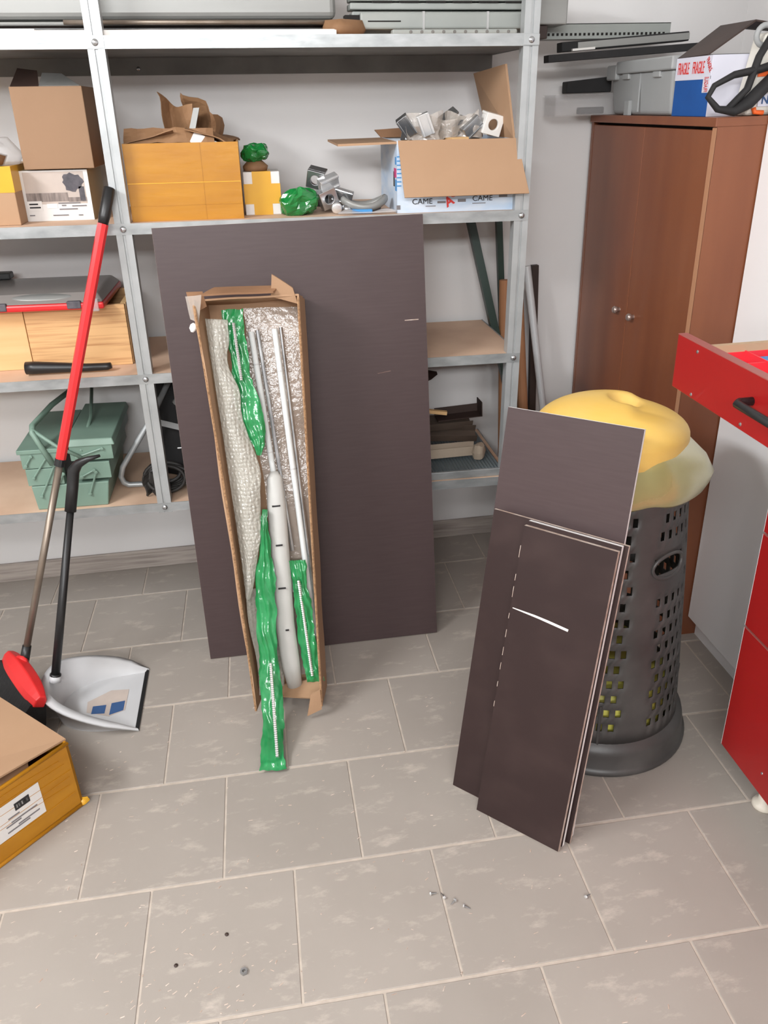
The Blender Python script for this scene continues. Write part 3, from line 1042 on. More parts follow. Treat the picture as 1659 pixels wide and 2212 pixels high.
MB().box(-0.001, 0.001, 0.0, 0.020, 0.0, WZ - 0.024).build('edge_band', 'wardrobe_lit_edge', wd)  # pale strip painting the light caught along the corner

# ================================================================== TALL WHITE CABINET
TX, TY0, TY1 = 1.684, 0.46, 1.042
tc_ = thing('tall_cabinet', 'tall plain white cabinet beside the brown wardrobe', 'cabinet', (TX, TY0, 0))
tl = TY1 - TY0
MB().box(0.018, XR - TX - 0.002, 0, tl, 0.075, 2.3).build('body', 'white_laminate', tc_)
MB().box(0.0, 0.016, 0.001, tl - 0.001, 0.075, 2.3).build('door', 'white_laminate', tc_, bevel=0.0015)
MB().box(0.034, XR - TX - 0.002, 0, tl, 0.0, 0.072).build('plinth', 'white_laminate', tc_)

# ================================================================== RED DRAWER UNIT
RX, RY1, RY0 = 1.458, 0.430, -0.35
ru = thing('drawer_unit', 'white workshop drawer cabinet with glossy red drawer fronts', 'drawer cabinet', (RX, RY0, 0))
rl = RY1 - RY0
MB().box(0.020, 0.60, 0.0, rl - 0.002, 0.11, 1.22).build('body', 'white_laminate', ru)
MB().box(0.018, 0.60, 0.0, rl, 1.222, 1.25).build('worktop', 'white_laminate', ru)
for z0, z1 in ((0.112, 0.478), (0.484, 0.732), (0.738, 0.95), (0.956, 1.085)):
    dr = MB().box(0.0, 0.018, 0.004, rl, z0, z1).build('drawer_front', 'red_front', ru, bevel=0.001)
    MB().box(-0.0006, 0.0185, 0.004, rl + 0.0004, z1, z1 + 0.0012).build('edge_band', 'red_edge', dr)
    MB().box(0.0, 0.0182, rl, rl + 0.0008, z0, z1).build('edge_band', 'white_laminate', dr)
    for dy, dz in ((0.15, -0.06), (0.17, 0.06 - (z1 - z0))):
        MB().lathe([(0, 0.0016), (0.003, 0.001), (0.0036, 0)], 10).build('screw_cap', 'steel', dr, (0, rl - dy, z1 + dz), (0, -PI / 2, 0))
# pulled-out top drawer
DX = 1.195 - RX
dr = MB().box(DX, DX + 0.018, 0.0, rl + 0.01, 1.098, 1.204).build('drawer_front', 'red_front', ru, bevel=0.001, label='pulled-out top drawer front in red')
MB().box(DX - 0.0004, DX + 0.0184, 0.0, rl + 0.0104, 1.204, 1.2055).build('edge_band', 'red_edge', dr)
MB().box(DX + 0.018, 0.06, rl - 0.03, rl - 0.017, 1.105, 1.186).build('drawer_side', 'mdf_brown', dr)
MB().box(DX + 0.018, 0.06, 0.02, rl - 0.03, 1.105, 1.110).build('drawer_bottom', 'white_laminate', dr)
for y, z in ((rl - 0.068, 1.105), (rl - 0.245, 1.108), (rl - 0.07, 1.19)):
    MB().lathe([(0, 0.0018), (0.003, 0.0012), (0.0036, 0)], 10).build('screw_cap', 'steel', dr, (DX, y, z), (0, -PI / 2, 0))
hy = rl - 0.268
MB().tube([(DX, hy, 1.158), (DX - 0.024, hy, 1.158), (DX - 0.032, hy - 0.008, 1.158), (DX - 0.032, hy - 0.13, 1.158), (DX - 0.024, hy - 0.138, 1.158), (DX, hy - 0.138, 1.158)], 0.0075, 10).build('handle', 'black_plastic', dr, smooth=True)
for lx, ly in ((0.068, rl - 0.118), (0.068, 0.1), (0.5, rl - 0.118), (0.5, 0.1)):
    MB().lathe([(0.0, 0.0), (0.028, 0.0), (0.030, 0.006), (0.026, 0.014), (0.016, 0.02), (0.015, 0.11)], 20, c=(lx, ly, 0), close=True).build('foot', 'caster_cream', ru, smooth=True)

# plastic bin insert in the drawer
bi = thing('drawer_organiser', 'bright red plastic organiser tray lying in the open drawer', 'organiser', (1.195 + 0.02, RY1 - 0.03, 1.111))
nx, ny = 5, 6
cw, cl_ = 0.052, 0.075
m = MB()
m.box(0, nx * cw, -ny * cl_, 0, 0, 0.003)
m.build('base', 'red_bin', bi)
for i in range(nx + 1):
    MB().box(i * cw - 0.0015 + (0.0015 if i == 0 else 0), i * cw + 0.0015, -ny * cl_, 0, 0.003, 0.062).build('divider', 'red_bin', bi)
for j in range(ny + 1):
    MB().box(0.0, nx * cw, -j * cl_ - 0.0015, -j * cl_ + 0.0015, 0.003, 0.060).build('divider', 'red_bin', bi)
MB().box(0.11, 0.15, -0.065, -0.01, 0.004, 0.05).build('blue_insert', 'print_blue', bi)

# ================================================================== POLES IN THE CORNER
def pole(name, label, a, b, r, m, n=14):
    a, b = Vector(a), Vector(b)
    o = MB().tube([(0, 0, 0), b - a], r, n).build(name, m, None, a)
    return tag(o, label, 'pole', 'poles leaning in the corner')


pole('profile_bar', 'dark green bar leaning leftmost behind the right shelves', (1.385, 1.60, 0.017), (1.118, 1.845, 1.29), 0.019, 'pole_green', 4)
pole('profile_bar', 'long dark green bar standing behind the right shelf post', (1.300, 1.80, 0.017), (1.203, 1.868, 1.70), 0.015, 'pole_green', 4)
pole('cardboard_tube', 'brown cardboard tube standing beside the shelf end', (1.245, 1.72, 0.01), (1.238, 1.785, 1.06), 0.019, 'tube_card')
pole('cardboard_tube', 'brown cardboard tube behind the right shelf post', (1.362, 1.74, 0.01), (1.300, 1.83, 1.02), 0.020, 'tube_card')
pole('metal_tube', 'pale grey metal tube slanting in front of the brown bar', (1.478, 1.71, 0.01), (1.322, 1.80, 1.10), 0.0135, 'tube_grey')
pole('profile_bar', 'dark brown bar standing upright rightmost in the corner', (1.395, 1.835, 0.012), (1.372, 1.865, 1.09), 0.017, 'dark_brown', 4)

# ================================================================== SHELF 1 (top)
R_ = (0, TILT, 0)


def at_shelf(k, x, y, dz=0.0):
    return (x, y, zt(k, x) + dz + 0.0005)


o = MB().box(-0.55, 0.55, -0.008, 0.008, 0, 0.014).build('white_profile', 'white_profile', None, at_shelf(0, 0.10, 1.438), R_)
tag(o, 'long white profile lying along the front of the top shelf', 'profile')
o = MB().box(-0.6, 0.0, -0.012, 0.012, 0, 0.020).build('white_profile', 'white_profile', None, at_shelf(0, -0.12, 1.475), R_)
tag(o, 'short white profile behind the long one, top left', 'profile')
gp = thing('grey_sheet_bundle', 'stack of long grey metal sheets on the top shelf', 'metal sheets', at_shelf(0, 0.05, 1.62), R_)
for z0, z1, y0, x1 in ((0.002, 0.012, -0.10, 0.60), (0.030, 0.040, -0.105, 0.62), (0.044, 0.112, -0.10, 0.61), (0.116, 0.200, -0.085, 0.60)):
    MB().box(-0.9, x1, y0, 0.22, z0, z1).build('sheet', 'grey_panel', gp, bevel=0.005 if z1 - z0 < 0.02 else 0.016, bseg=3)
MB().box(-0.9, 0.58, -0.085, 0.20, 0.012, 0.030).build('gap_shade', 'dark_brown', gp)  # dark strip painting the shade in the gap between sheets
MB().tube([(-0.3, -0.125, 0.014), (0.62, -0.125, 0.012)], 0.010, 10).build('round_bar', 'steel', gp, smooth=True)
MB().tube([(-0.1, -0.128, 0.036), (0.62, -0.128, 0.034)], 0.006, 8).build('round_bar', 'alu_dirty', gp, smooth=True)

rag = MB().lathe([(0.0, 0.0), (0.05, 0.0), (0.058, 0.015), (0.045, 0.035), (0.0, 0.045)], 20, fn=lambda p, r, a, z: crumple(p, 0.012, 30, 4) if z > 0 else p)
o = rag.build('brown_rag', 'kraft_paper', None, at_shelf(0, 0.675, 1.485), R_, smooth=True)
tag(o, 'crumpled brown cloth beside the trunking bundle, top shelf', 'cloth')


def trunk_slots(name, label, x0, x1, y, z, w, h, rotz=0.0, n=14):
    root = thing(name, label, 'trunking', (x0, y, z), (0, TILT, rotz))
    Lh = x1 - x0
    MB().box(0, Lh, 0, w, 0, h * 0.4).build('base', 'grey_trunk', root, bevel=0.002)
    MB().box(0, Lh, 0, w, h * 0.86, h).build('cover', 'grey_trunk', root, bevel=0.002)
    MB().box(0.002, Lh - 0.002, 0.006, w - 0.006, h * 0.4, h * 0.86).build('void', 'dark_gap', root)
    s = Lh / n
    for i in range(n):
        MB().box(i * s, i * s + s * 0.55, 0, 0.004, h * 0.4, h * 0.86).build('finger', 'grey_trunk', root)
    return root


tb = thing('trunking_bundle', 'bundle of grey cable trunking with clear wrap on the top shelf', 'trunking', at_shelf(0, 0.70, 1.47), (0, TILT, 0.02))
MB().box(0.02, 0.52, 0.0, 0.05, 0.016, 0.056).build('trunking', 'grey_trunk', tb, bevel=0.005)
MB().box(0.005, 0.50, 0.052, 0.11, 0.0, 0.062).build('trunking', 'grey_trunk', tb, bevel=0.004)
MB().box(0.0, 0.50, 0.05, 0.12, 0.066, 0.082).build('trunking', 'grey_trunk', tb, bevel=0.003)
for i in range(6):
    MB().box(0.06 + i * 0.075, 0.115 + i * 0.075, 0.046, 0.0495, 0.082, 0.086).build('slot', 'dark_gap', tb)
MB().box(0.0, 0.50, 0.05, 0.12, 0.086, 0.15).build('trunking', 'grey_trunk', tb, bevel=0.003)
MB().box(0.04, 0.13, -0.001, 0.0005, 0.033, 0.036).build('slot', 'dark_gap', tb)
for x in (0.19, 0.37):
    MB().box(x, x + 0.006, -0.0015, 0.052, 0.014, 0.0575).build('clear_band', 'clear_plastic', tb)
MB().box(-0.02, 0.03, 0.01, 0.05, 0.022, 0.05).build('end_cap', 'dark_gap', tb)
fp = thing('flat_strip', 'flat grey perforated strip at the front right of the top shelf', 'strip', at_shelf(0, 0.80, 1.432), R_)
MB().box(0, 0.345, 0, 0.03, 0, 0.013).build('strip', 'grey_trunk', fp, bevel=0.004)
for i in range(10):
    MB().lathe([(0.0, 0.0006), (0.004, 0.0005), (0.0045, 0)], 8).build('hole', 'galv_dark', fp, (0.05 + i * 0.03, -0.0002, 0.0065), (PI / 2, 0, 0))

# things on the top shelf sticking out beyond its right end
pt = thing('perforated_trunking', 'long grey perforated trunking sticking out past the right shelf post', 'trunking', at_shelf(0, 0.95, 1.70), (0, 0.01, 0))
MB().box(0, 0.765, 0, 0.003, 0.002, 0.042).build('front_web', 'grey_trunk', pt)
MB().box(0, 0.755, -0.022, 0.05, 0.0, 0.002).build('flange', 'grey_trunk', pt)
MB().box(0, 0.765, 0.0, 0.05, 0.040, 0.042).build('flange', 'grey_trunk', pt)
for i in range(32):
    MB().box(0.30 + i * 0.0142, 0.307 + i * 0.0142, -0.0008, 0.0, 0.010, 0.017).build('slot', 'dark_gap', pt)
o = MB().box(0, 0.42, 0, 0.12, 0, 0.11).build('grey_duct', 'grey_panel', None, at_shelf(0, 0.925, 1.60, 0.035), R_, bevel=0.004)
tag(o, 'grey metal duct end sticking out at the top right of the shelving', 'duct')
o = MB().box(0, 0.36, 0, 0.08, 0, 0.034).build('dark_bar', 'dark_brown', None, at_shelf(0, 0.93, 1.61), R_, bevel=0.002)
tag(o, 'dark brown bar under the grey duct, top shelf right end', 'bar')

# ================================================================== SHELF 2
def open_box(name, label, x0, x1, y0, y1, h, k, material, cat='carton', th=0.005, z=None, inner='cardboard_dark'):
    xm = (x0 + x1) / 2
    loc = at_shelf(k, xm, y0) if z is None else (xm, y0, z)
    root = thing(name, label, cat, loc, R_)
    w, d = x1 - x0, y1 - y0
    MB().box(-w / 2, w / 2, 0, th, 0, h).build('front_wall', material, root)
    MB().box(-w / 2, w / 2, d - th, d, 0, h).build('back_wall', material, root)
    MB().box(-w / 2, -w / 2 + th, th, d - th, 0, h).build('left_wall', material, root)
    MB().box(w / 2 - th, w / 2, th, d - th, 0, h).build('right_wall', material, root)
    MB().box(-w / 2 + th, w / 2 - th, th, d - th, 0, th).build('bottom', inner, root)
    return root


# big yellow taped box
yb = open_box('taped_box', 'large yellow-taped box with crumpled brown paper on the shelf', 0.050, 0.360, 1.442, 1.74, 0.200, 1, 'yellow_tape')
MB().box(-0.155, 0.155, -0.0012, 0.0, 0.098, 0.100).build('tape_seam', 'yellow_tape_bright', yb)
MB().box(-0.155, 0.155, -0.0010, 0.0, 0.040, 0.0412).build('tape_seam', 'yellow_tape', yb)
MB().box(0.05, 0.0515, -0.0010, 0.0, 0.0, 0.2).build('tape_seam', 'yellow_tape', yb)
for sx, sd_ in ((-1, 3), (1, 5)):
    MB().grid(lambda u, v: crumple(Vector((sx * (0.15 - 0.13 * u), 0.02 + 0.25 * v, 0.198 + 0.03 * u)), 0.02, 11, sd_), 8, 8).build('torn_flap', 'kraft_paper', yb, solid=0.003)
MB().grid(lambda u, v: crumple(Vector((-0.15 + 0.24 * u, 0.03 + 0.02 * v, 0.196 + 0.035 * v)), 0.012, 20, 8), 12, 4).build('torn_flap', 'kraft_paper', yb, solid=0.003)
cp = thing('crumpled_paper', 'crumpled brown packing paper sticking out of the large yellow box', 'paper', (0.245, 1.55, 1.50))
MB().grid(lambda u, v: crumple(Vector((-0.075 + 0.10 * u - 0.02 * v, 0.01 + 0.03 * math.sin(u * 4), 0.02 + 0.155 * v - 0.03 * u * v)), 0.028, 14, 2), 10, 10).build('sheet', 'kraft_paper', cp, solid=0.002)
MB().grid(lambda u, v: crumple(Vector((-0.02 + 0.10 * u, 0.05 + 0.04 * math.cos(u * 5), 0.02 + 0.16 * v - 0.09 * u * v)), 0.030, 13, 6), 10, 10).build('sheet', 'kraft_paper', cp, solid=0.002)
o = MB().slab((0, 0, 0), (0.018, 0, 0), (0.052, 0.02, 0.105), (0.036, 0.02, 0.105), 0.012).build('grey_offcut', 'grey_panel', None, (0.215, 1.50, 1.53), None)
tag(o, 'grey strip standing in the large yellow box', 'strip')
o = MB().poly([(0, 0, 0), (0.085, 0.0, 0.0), (0.02, 0.01, 0.032)], 0.03, (0, -1, 0)).build('white_block', 'foam_white', None, (0.228, 1.475, 1.545), None)
tag(o, 'white foam wedge sticking out of the large yellow box', 'foam')

# left yellow band box
lb = thing('banded_box', 'brown box with a yellow tape band at the left frame edge', 'box', at_shelf(1, -0.43, 1.455), R_)
MB().box(-0.18, 0.178, 0, 0.24, 0, 0.15).build('body', 'cardboard', lb, bevel=0.002)
MB().box(-0.1805, 0.1785, -0.001, 0.241, 0.085, 0.1512).build('tape_band', 'yellow_tape_bright', lb)
cb = thing('plastic_scraps', 'crumpled clear and teal packaging on the yellow-banded box', 'packaging', (-0.30, 1.53, zt(1, -0.3) + 0.152))
MB().lathe([(0.0, 0.0), (0.06, 0.0), (0.065, 0.03), (0.045, 0.06), (0.0, 0.075)], 18, fn=lambda p, r, a, z: crumple(p, 0.02, 22, 14) if z > 0 else p).build('film', 'clear_plastic', cb, smooth=True)
MB().lathe([(0.0, 0.002), (0.035, 0.002), (0.04, 0.02), (0.0, 0.045)], 14, c=(-0.005, -0.045, 0), fn=lambda p, r, a, z: crumple(p, 0.014, 26, 15) if z > 0.01 else p).build('wad', 'kraft_paper', cb, smooth=True)
MB().box(-0.02, 0.015, -0.07, -0.04, 0.002, 0.018).build('teal_piece', 'toolbox_green', cb)

# picture box
pb = thing('picture_box', 'white printed box with a grey townscape photo under a brown carton', 'box', at_shelf(1, -0.160, 1.536), R_)
PW, PHt = 0.092, 0.134
MB().box(-PW, PW, 0, 0.24, 0, PHt).build('body', 'cream_side', pb)
fa = MB().box(-PW, PW, -0.0008, 0, 0, PHt).build('front_print', 'white_card', pb)
MB().box(-PW + 0.008, PW - 0.012, -0.0014, -0.0006, 0.045, PHt - 0.004).build('photo', 'photo_beige', fa)
MB().box(-PW + 0.008, 0.03, -0.0019, -0.0006, 0.052, 0.075).build('town', 'photo_town', fa)
MB().box(0.03, PW - 0.012, -0.0019, -0.0006, 0.050, 0.062).build('town', 'photo_town', fa)
tr_ = []
for i in range(22):
    a = 2 * PI * i / 22
    r_ = 0.024 * (1 + 0.10 * math.sin(3 * a + 1) + 0.10 * math.sin(8 * a + 1))
    tr_.append((min(0.048 + r_ * 1.15 * math.cos(a), PW - 0.0125), -0.0022, min(0.102 + r_ * math.sin(a), PHt - 0.005)))
MB().poly(tr_, 0.0005, (0, -1, 0)).build('tree', 'photo_tree', fa)
MB().box(0.062, 0.077, -0.0022, -0.0006, 0.052, 0.09).build('tree', 'photo_tree', fa)
MB().box(-PW + 0.006, -0.045, -0.0024, -0.0006, 0.028, 0.054).build('tag', 'white_card', fa)
for zz, w_ in ((0.046, 0.024), (0.037, 0.030)):
    MB().box(-PW + 0.012, -PW + 0.012 + w_, -0.0028, -0.0006, zz - 0.002, zz + 0.002).build('print', 'print_black', fa)
MB().box(-0.032, -0.004, -0.0024, -0.0006, 0.034, 0.046).build('print', 'foam_white', fa)
for (xa, xb, zz) in ((0.0, 0.06, 0.047), (0.008, 0.02, 0.041), (0.036, 0.076, 0.039), (0.0, 0.05, 0.031), (-0.02, 0.022, 0.015), (-PW + 0.008, -PW + 0.022, 0.016), (0.05, 0.062, 0.014)):
    MB().box(xa, xb, -0.0028, -0.0006, zz - 0.0014, zz + 0.0014).build('print', 'print_grey', fa)

# brown carton on it
z2 = zt(1, -0.135) + PHt + 0.003
b2 = thing('brown_carton', 'plain brown carton standing on the printed white box', 'carton', (-0.135, 1.520, z2 + 0.001), (0, TILT, 0))
MB().box(-0.094, 0.094, 0, 0.25, 0, 0.205).build('body', 'cardboard_dimmed', b2, bevel=0.002)
MB().slab((-0.094, 0.02, 0.207), (-0.02, 0.02, 0.207), (-0.03, 0.08, 0.245), (-0.085, 0.10, 0.252), 0.004).build('raised_flap', 'dark_brown', b2)
MB().slab((-0.02, 0.02, 0.207), (0.085, 0.02, 0.207), (0.03, 0.10, 0.238), (-0.02, 0.09, 0.240), 0.004).build('raised_flap', 'grey_panel', b2)

# small white/yellow box
sb = thing('small_box', 'small white box crossed with yellow tape beside the large yellow box', 'box', at_shelf(1, 0.418, 1.512), R_)
MB().box(-0.052, 0.052, 0, 0.10, 0, 0.117).build('body', 'white_card', sb, bevel=0.0015)
MB().box(-0.027, 0.027, -0.001, 0.101, -0.0002, 0.118).build('tape_band', 'yellow_tape_bright', sb)
MB().box(-0.0528, 0.0528, -0.0008, 0.1008, 0.030, 0.085).build('tape_band', 'yellow_tape_bright', sb)
zz = zt(1, 0.418) + 0.119
o = MB().lathe([(0.0, 0.0), (0.034, 0.0), (0.036, 0.012), (0.02, 0.026), (0.0, 0.028)], 16, fn=lambda p, r, a, z: crumple(p, 0.006, 30, 2) if z > 0.005 else p).build('paper_wad', 'kraft_paper', None, (0.405, 1.55, zz), None, smooth=True)
tag(o, 'brown paper wad on the small yellow-taped box', 'paper')


def green_wad(label, loc, sx, sy, sz, seed):
    def fn(p, r, a, z):
        c_, s_ = math.cos(a), math.sin(a)
        kq = 1.0 / (abs(c_) ** 5 + abs(s_) ** 5) ** 0.2
        q = Vector((p.x * sx * kq * 0.92, p.y * sy * kq * 0.92, p.z * sz))
        q = crumple(crumple(q, 0.014, 24, seed), 0.008, 70, seed + 5)
        q.z = max(q.z, 0.0)
        return q
    pr = [(0.0, 0.0)] + [(math.sin(t) ** 0.4, 0.5 - 0.5 * math.cos(t)) for t in [PI * i / 12 for i in range(1, 12)]] + [(0.0, 1.0)]
    o = MB().lathe(pr, 28, fn=fn).build('green_bag', 'green_film_dark', None, loc, None)
    return tag(o, label, 'bag', 'small green bags on the shelf')


green_wad('green plastic bag on top of the small yellow-taped box', (0.408, 1.55, zz + 0.024), 0.038, 0.034, 0.045, 3)
green_wad('green plastic bag lying on the shelf before the metal fittings', at_shelf(1, 0.522, 1.478), 0.055, 0.038, 0.068, 8)


# metal fittings: clamp bracket
def bracket_mesh():
    m = MB()
    n = 20
    a, R = 0.026, 0.014
    for y, flip in ((0.0, False), (0.010, True)):
        sq, ci = [], []
        for i in range(n):
            t = 2 * PI * i / n + PI / 4
            c, s = math.cos(t), math.sin(t)
            k = 1 / max(abs(c), abs(s))
            sq.append((a * c * k, y, a * s * k))
            ci.append((R * c, y, R * s))
        m.add(sq + ci, [((i, (i + 1) % n, n + (i + 1) % n, n + i) if not flip else (n + i, n + (i + 1) % n, (i + 1) % n, i)) for i in range(n)])
    k = 2 * n
    m.f += [(i, k + i, k + (i + 1) % n, (i + 1) % n) for i in range(n)]
    m.f += [(n + (i + 1) % n, k + n + (i + 1) % n, k + n + i, n + i) for i in range(n)]
    m.box(-a, a, 0.010, 0.040, a - 0.007, a)
    m.box(-a, -a + 0.006, 0.010, 0.034, -a, a - 0.007)
    me = m.mesh('bracket')
    me.materials.append(MATS['steel'])
    return me


brm = bracket_mesh()


def block_mesh(mn):
    me = MB().box(-0.030, 0.030, -0.012, 0.012, -0.018, 0.018).mesh('clamp')
    m2 = MB().box(-0.030, 0.030, -0.012, 0.012, -0.018, 0.018)
    m2.box(-0.030, 0.030, -0.016, -0.012, 0.010, 0.018)
    m2.box(-0.030, 0.030, -0.016, -0.012, -0.018, -0.012)
    me = m2.mesh('clamp')
    me.materials.append(MATS[mn])
    return me


blm = block_mesh('steel')
blb = block_mesh('steel_bright')
zs2 = 1.345
FL = 'shiny metal clamp fitting in the loose pile on the shelf'
for i, (me, p, r, lab_) in enumerate((
        (brm, (0.575, 1.53, zs2 + 0.088), (0.3, 0.25, -0.3), 'square metal bracket topmost in the pile of loose fittings'),
        (blm, (0.545, 1.55, zs2 + 0.030), (0.1, 0.2, 0.4), FL),
        (blb, (0.613, 1.52, zs2 + 0.082), (0.4, -0.3, 0.3), 'bright flat metal piece on top of the loose fittings'),
        (brm, (0.612, 1.492, zs2 + 0.038), (0.15, -0.35, 0.2), 'round-holed metal bracket at the front of the loose fittings'),
        (blm, (0.655, 1.535, zs2 + 0.042), (0.2, 0.3, -0.2), FL),
        (blm, (0.600, 1.58, zs2 + 0.030), (0.0, 0.0, 0.8), FL),
        (blm, (0.640, 1.585, zs2 + 0.022), (0.0, 0.1, 0.2), FL))):
    o = mesh_obj('clamp_fitting', me, None, None, p, r, bevel=0.0015)
    tag(o, lab_, 'fitting', 'loose metal fittings on the shelf')
o = MB().lathe([(0.0, 0.006), (0.011, 0.006), (0.015, 0.004), (0.016, 0.0), (0.010, -0.012), (0.0, -0.03)], 18).build('end_cap', 'steel_bright', None, (0.628, 1.452, 1.362), (PI / 2 + 0.2, 0, 0.1), smooth=True)
tag(o, 'round bright metal cap lying in front of the loose fittings', 'cap')
MB_ = MB().tube([(0, 0, 0), (0.035, 0.01, 0)], [0.011, 0.010], 12)
o = MB_.build('pipe_piece', 'steel', None, (0.648, 1.468, 1.356), (0, 0.05, 0.2), smooth=True)
tag(o, 'short steel pipe piece beside the round metal cap', 'pipe')
# grey curved tool, blue packet, flat bag
gt = thing('grey_clamp_tool', 'grey curved plastic tool lying left of the printed open box', 'tool', (0.715, 1.50, 1.343))
pts = [(0.062 * math.cos(t) * 1.0, 0.035 * math.sin(t), 0.024 + 0.010 * math.cos(t * 2)) for t in [2 * PI * i / 26 for i in range(27)]]
MB().tube(pts, 0.009, 8, cap=False, sq=1.4).build('frame', 'grey_panel', gt, smooth=True)
MB().lathe([(0.0, 0.012), (0.045, 0.011), (0.05, 0.006), (0.048, 0.0)], 20, fn=lambda p, r, a, z: Vector((p.x, p.y * 0.55, p.z + 0.004))).build('inner_plate', 'photo_tree', gt, smooth=True)
o = MB().box(0, 0.06, 0, 0.05, 0, 0.012).build('blue_packet', 'print_blue', None, at_shelf(1, 0.672, 1.455), (0, TILT, -0.1), bevel=0.003)
tag(o, 'light blue packet under the grey curved tool', 'packet')
o = MB().grid(lambda u, v: Vector((0.17 * u, 0.035 * v * (1 - abs(2 * u - 1) ** 3), 0.006 + 0.006 * math.sin(u * 9) * v)), 16, 6).build('flat_bag', 'clear_plastic', None, at_shelf(1, 0.628, 1.425), R_, smooth=True, solid=0.004)
tag(o, 'flat pale plastic bag at the shelf front beside the loose fittings', 'bag')

# printed open box with flaps
cbx = open_box('printed_carton', 'open printed carton with brown flaps full of bagged metal parts', 0.802, 1.150, 1.432, 1.74, 0.193, 1, 'box_ice', inner='cardboard')
cx0 = (0.802 + 1.162) / 2
W_ = 0.174
ZB = 0.193
MB().slab((-W_ + 0.012, -0.058, 0.048), (W_ + 0.028, -0.064, 0.050), (W_ + 0.002, -0.001, ZB + 0.001), (-W_ + 0.003, -0.001, ZB + 0.001), 0.005).build('front_flap', 'cardboard', cbx, bevel=0.001)
MB().slab((-W_ - 0.165, 0.02, ZB - 0.006), (-W_, 0.0, ZB - 0.002), (-W_, 0.295, ZB), (-W_ - 0.17, 0.28, ZB - 0.002), 0.006).build('left_flap', 'cardboard', cbx)
MB().slab((W_, 0.01, ZB), (W_, 0.295, ZB), (W_ - 0.045, 0.32, ZB + 0.175), (W_ - 0.02, 0.06, ZB + 0.19), 0.006).build('right_flap', 'cardboard', cbx)
MB().slab((-W_, 0.292, ZB), (0.0, 0.292, ZB), (-0.02, 0.31, ZB + 0.03), (-W_ - 0.02, 0.30, ZB + 0.022), 0.005).build('back_flap', 'cardboard_dark', cbx)
fr = [c for c in cbx.children if c.name.startswith('front_wall')][0]
text('CAME', 0.021, 'print_black', fr, (-0.100, -0.0012, 0.030), FRONT, sx=1.1)
text('CAME', 0.021, 'print_black', fr, (0.080, -0.0012, 0.034), FRONT, sx=1.1)
MB().tube([(-0.12, -0.001, 0.052), (-0.092, -0.001, 0.046)], 0.0008, 5).build('print', 'print_black', fr)
MB().tube([(0.055, -0.001, 0.056), (0.085, -0.001, 0.050)], 0.0008, 5).build('print', 'print_black', fr)
text('A', 0.036, 'print_red', fr, (-0.020, -0.0014, 0.028), (PI / 2, -0.5, 0), bold=0.0012)
text('C', 0.036, 'print_red', fr, (-0.010, -0.0014, 0.052), (PI / 2, -0.3, 0), bold=0.0012)
for (xa, xb, z0, z1, mm) in ((-0.055, -0.030, 0.024, 0.030, 'print_grey'), (0.006, 0.030, 0.026, 0.034, 'print_grey'), (0.13, 0.155, 0.036, 0.046, 'print_grey'), (-0.13, 0.0, 0.062, 0.085, 'print_blue'),
                             (-0.09, -0.06, 0.016, 0.018, 'print_grey'), (0.05, 0.09, 0.020, 0.022, 'print_grey'), (-0.176, -0.165, 0.010, 0.022, 'print_grey')):
    MB().box(xa, xb, -0.0010, 0.0, z0, z1).build('print', mm, fr)
lf = [c for c in cbx.children if c.name.startswith('left_wall')][0]
for (ya, yb_, z0, z1, mm) in ((0.01, 0.03, 0.13, 0.15, 'print_blue'), (0.01, 0.05, 0.095, 0.12, 'print_pink'), (0.005, 0.03, 0.06, 0.09, 'print_blue'), (0.04, 0.06, 0.07, 0.11, 'print_black')):
    MB().box(-W_ - 0.0008, -W_, ya, yb_, z0, z1).build('print', mm, lf)
for i in range(8):
    MB().box(-W_ - 0.0004, -W_ + 0.012, -0.0008, 0.0, 0.150 - i * 0.011, 0.153 - i * 0.011).build('print', 'print_blue', fr)
# bagged parts
BP = 'metal part in a clear bag in the printed open carton'
zc = zt(1, 0.98) + 0.195
parts = [(blm, (0.852, 1.535, zc + 0.035), (0.5, 0.9, 0.3), 'leftmost metal clamp poking out of the printed open carton'),
         (blb, (0.905, 1.52, zc + 0.038), (0.3, 1.2, 0.2), 'bright narrow metal clamp left of centre in the open carton'),
         (blm, (0.945, 1.56, zc + 0.012), (0.2, 0.4, 0.1), BP), (blm, (0.99, 1.60, zc + 0.050), (0.7, -0.5, 0.3), 'metal clamp topmost in the heap in the open carton'),
         (blm, (1.005, 1.545, zc + 0.030), (0.3, -0.4, 0.5), BP), (blm, (1.045, 1.53, zc + 0.028), (0.2, -0.7, 0.1), 'grey metal clamp second from the right in the open carton'),
         (brm, (1.108, 1.515, zc + 0.030), (0.15, 0.25, 0.15), 'white-looking square bracket with a round hole in the open carton'),
         (blm, (0.88, 1.62, zc + 0.005), (0, 0.3, 0.6), BP), (blm, (1.07, 1.62, zc + 0.010), (0.3, 0.0, -0.6), BP), (blm, (0.97, 1.66, zc + 0.01), (0, 0.2, 0.9), BP)]
for me, p, r, lab_ in parts:
    o = mesh_obj('bagged_fitting', me, None, None, p, r, bevel=0.0015)
    if me is brm:
        o.data = brm.copy()
        o.data.materials.clear()
        o.data.materials.append(MATS['white_profile'])
        o.scale = (1.1, 1.1, 1.1)
    tag(o, lab_, 'fitting', 'metal parts in the printed carton')
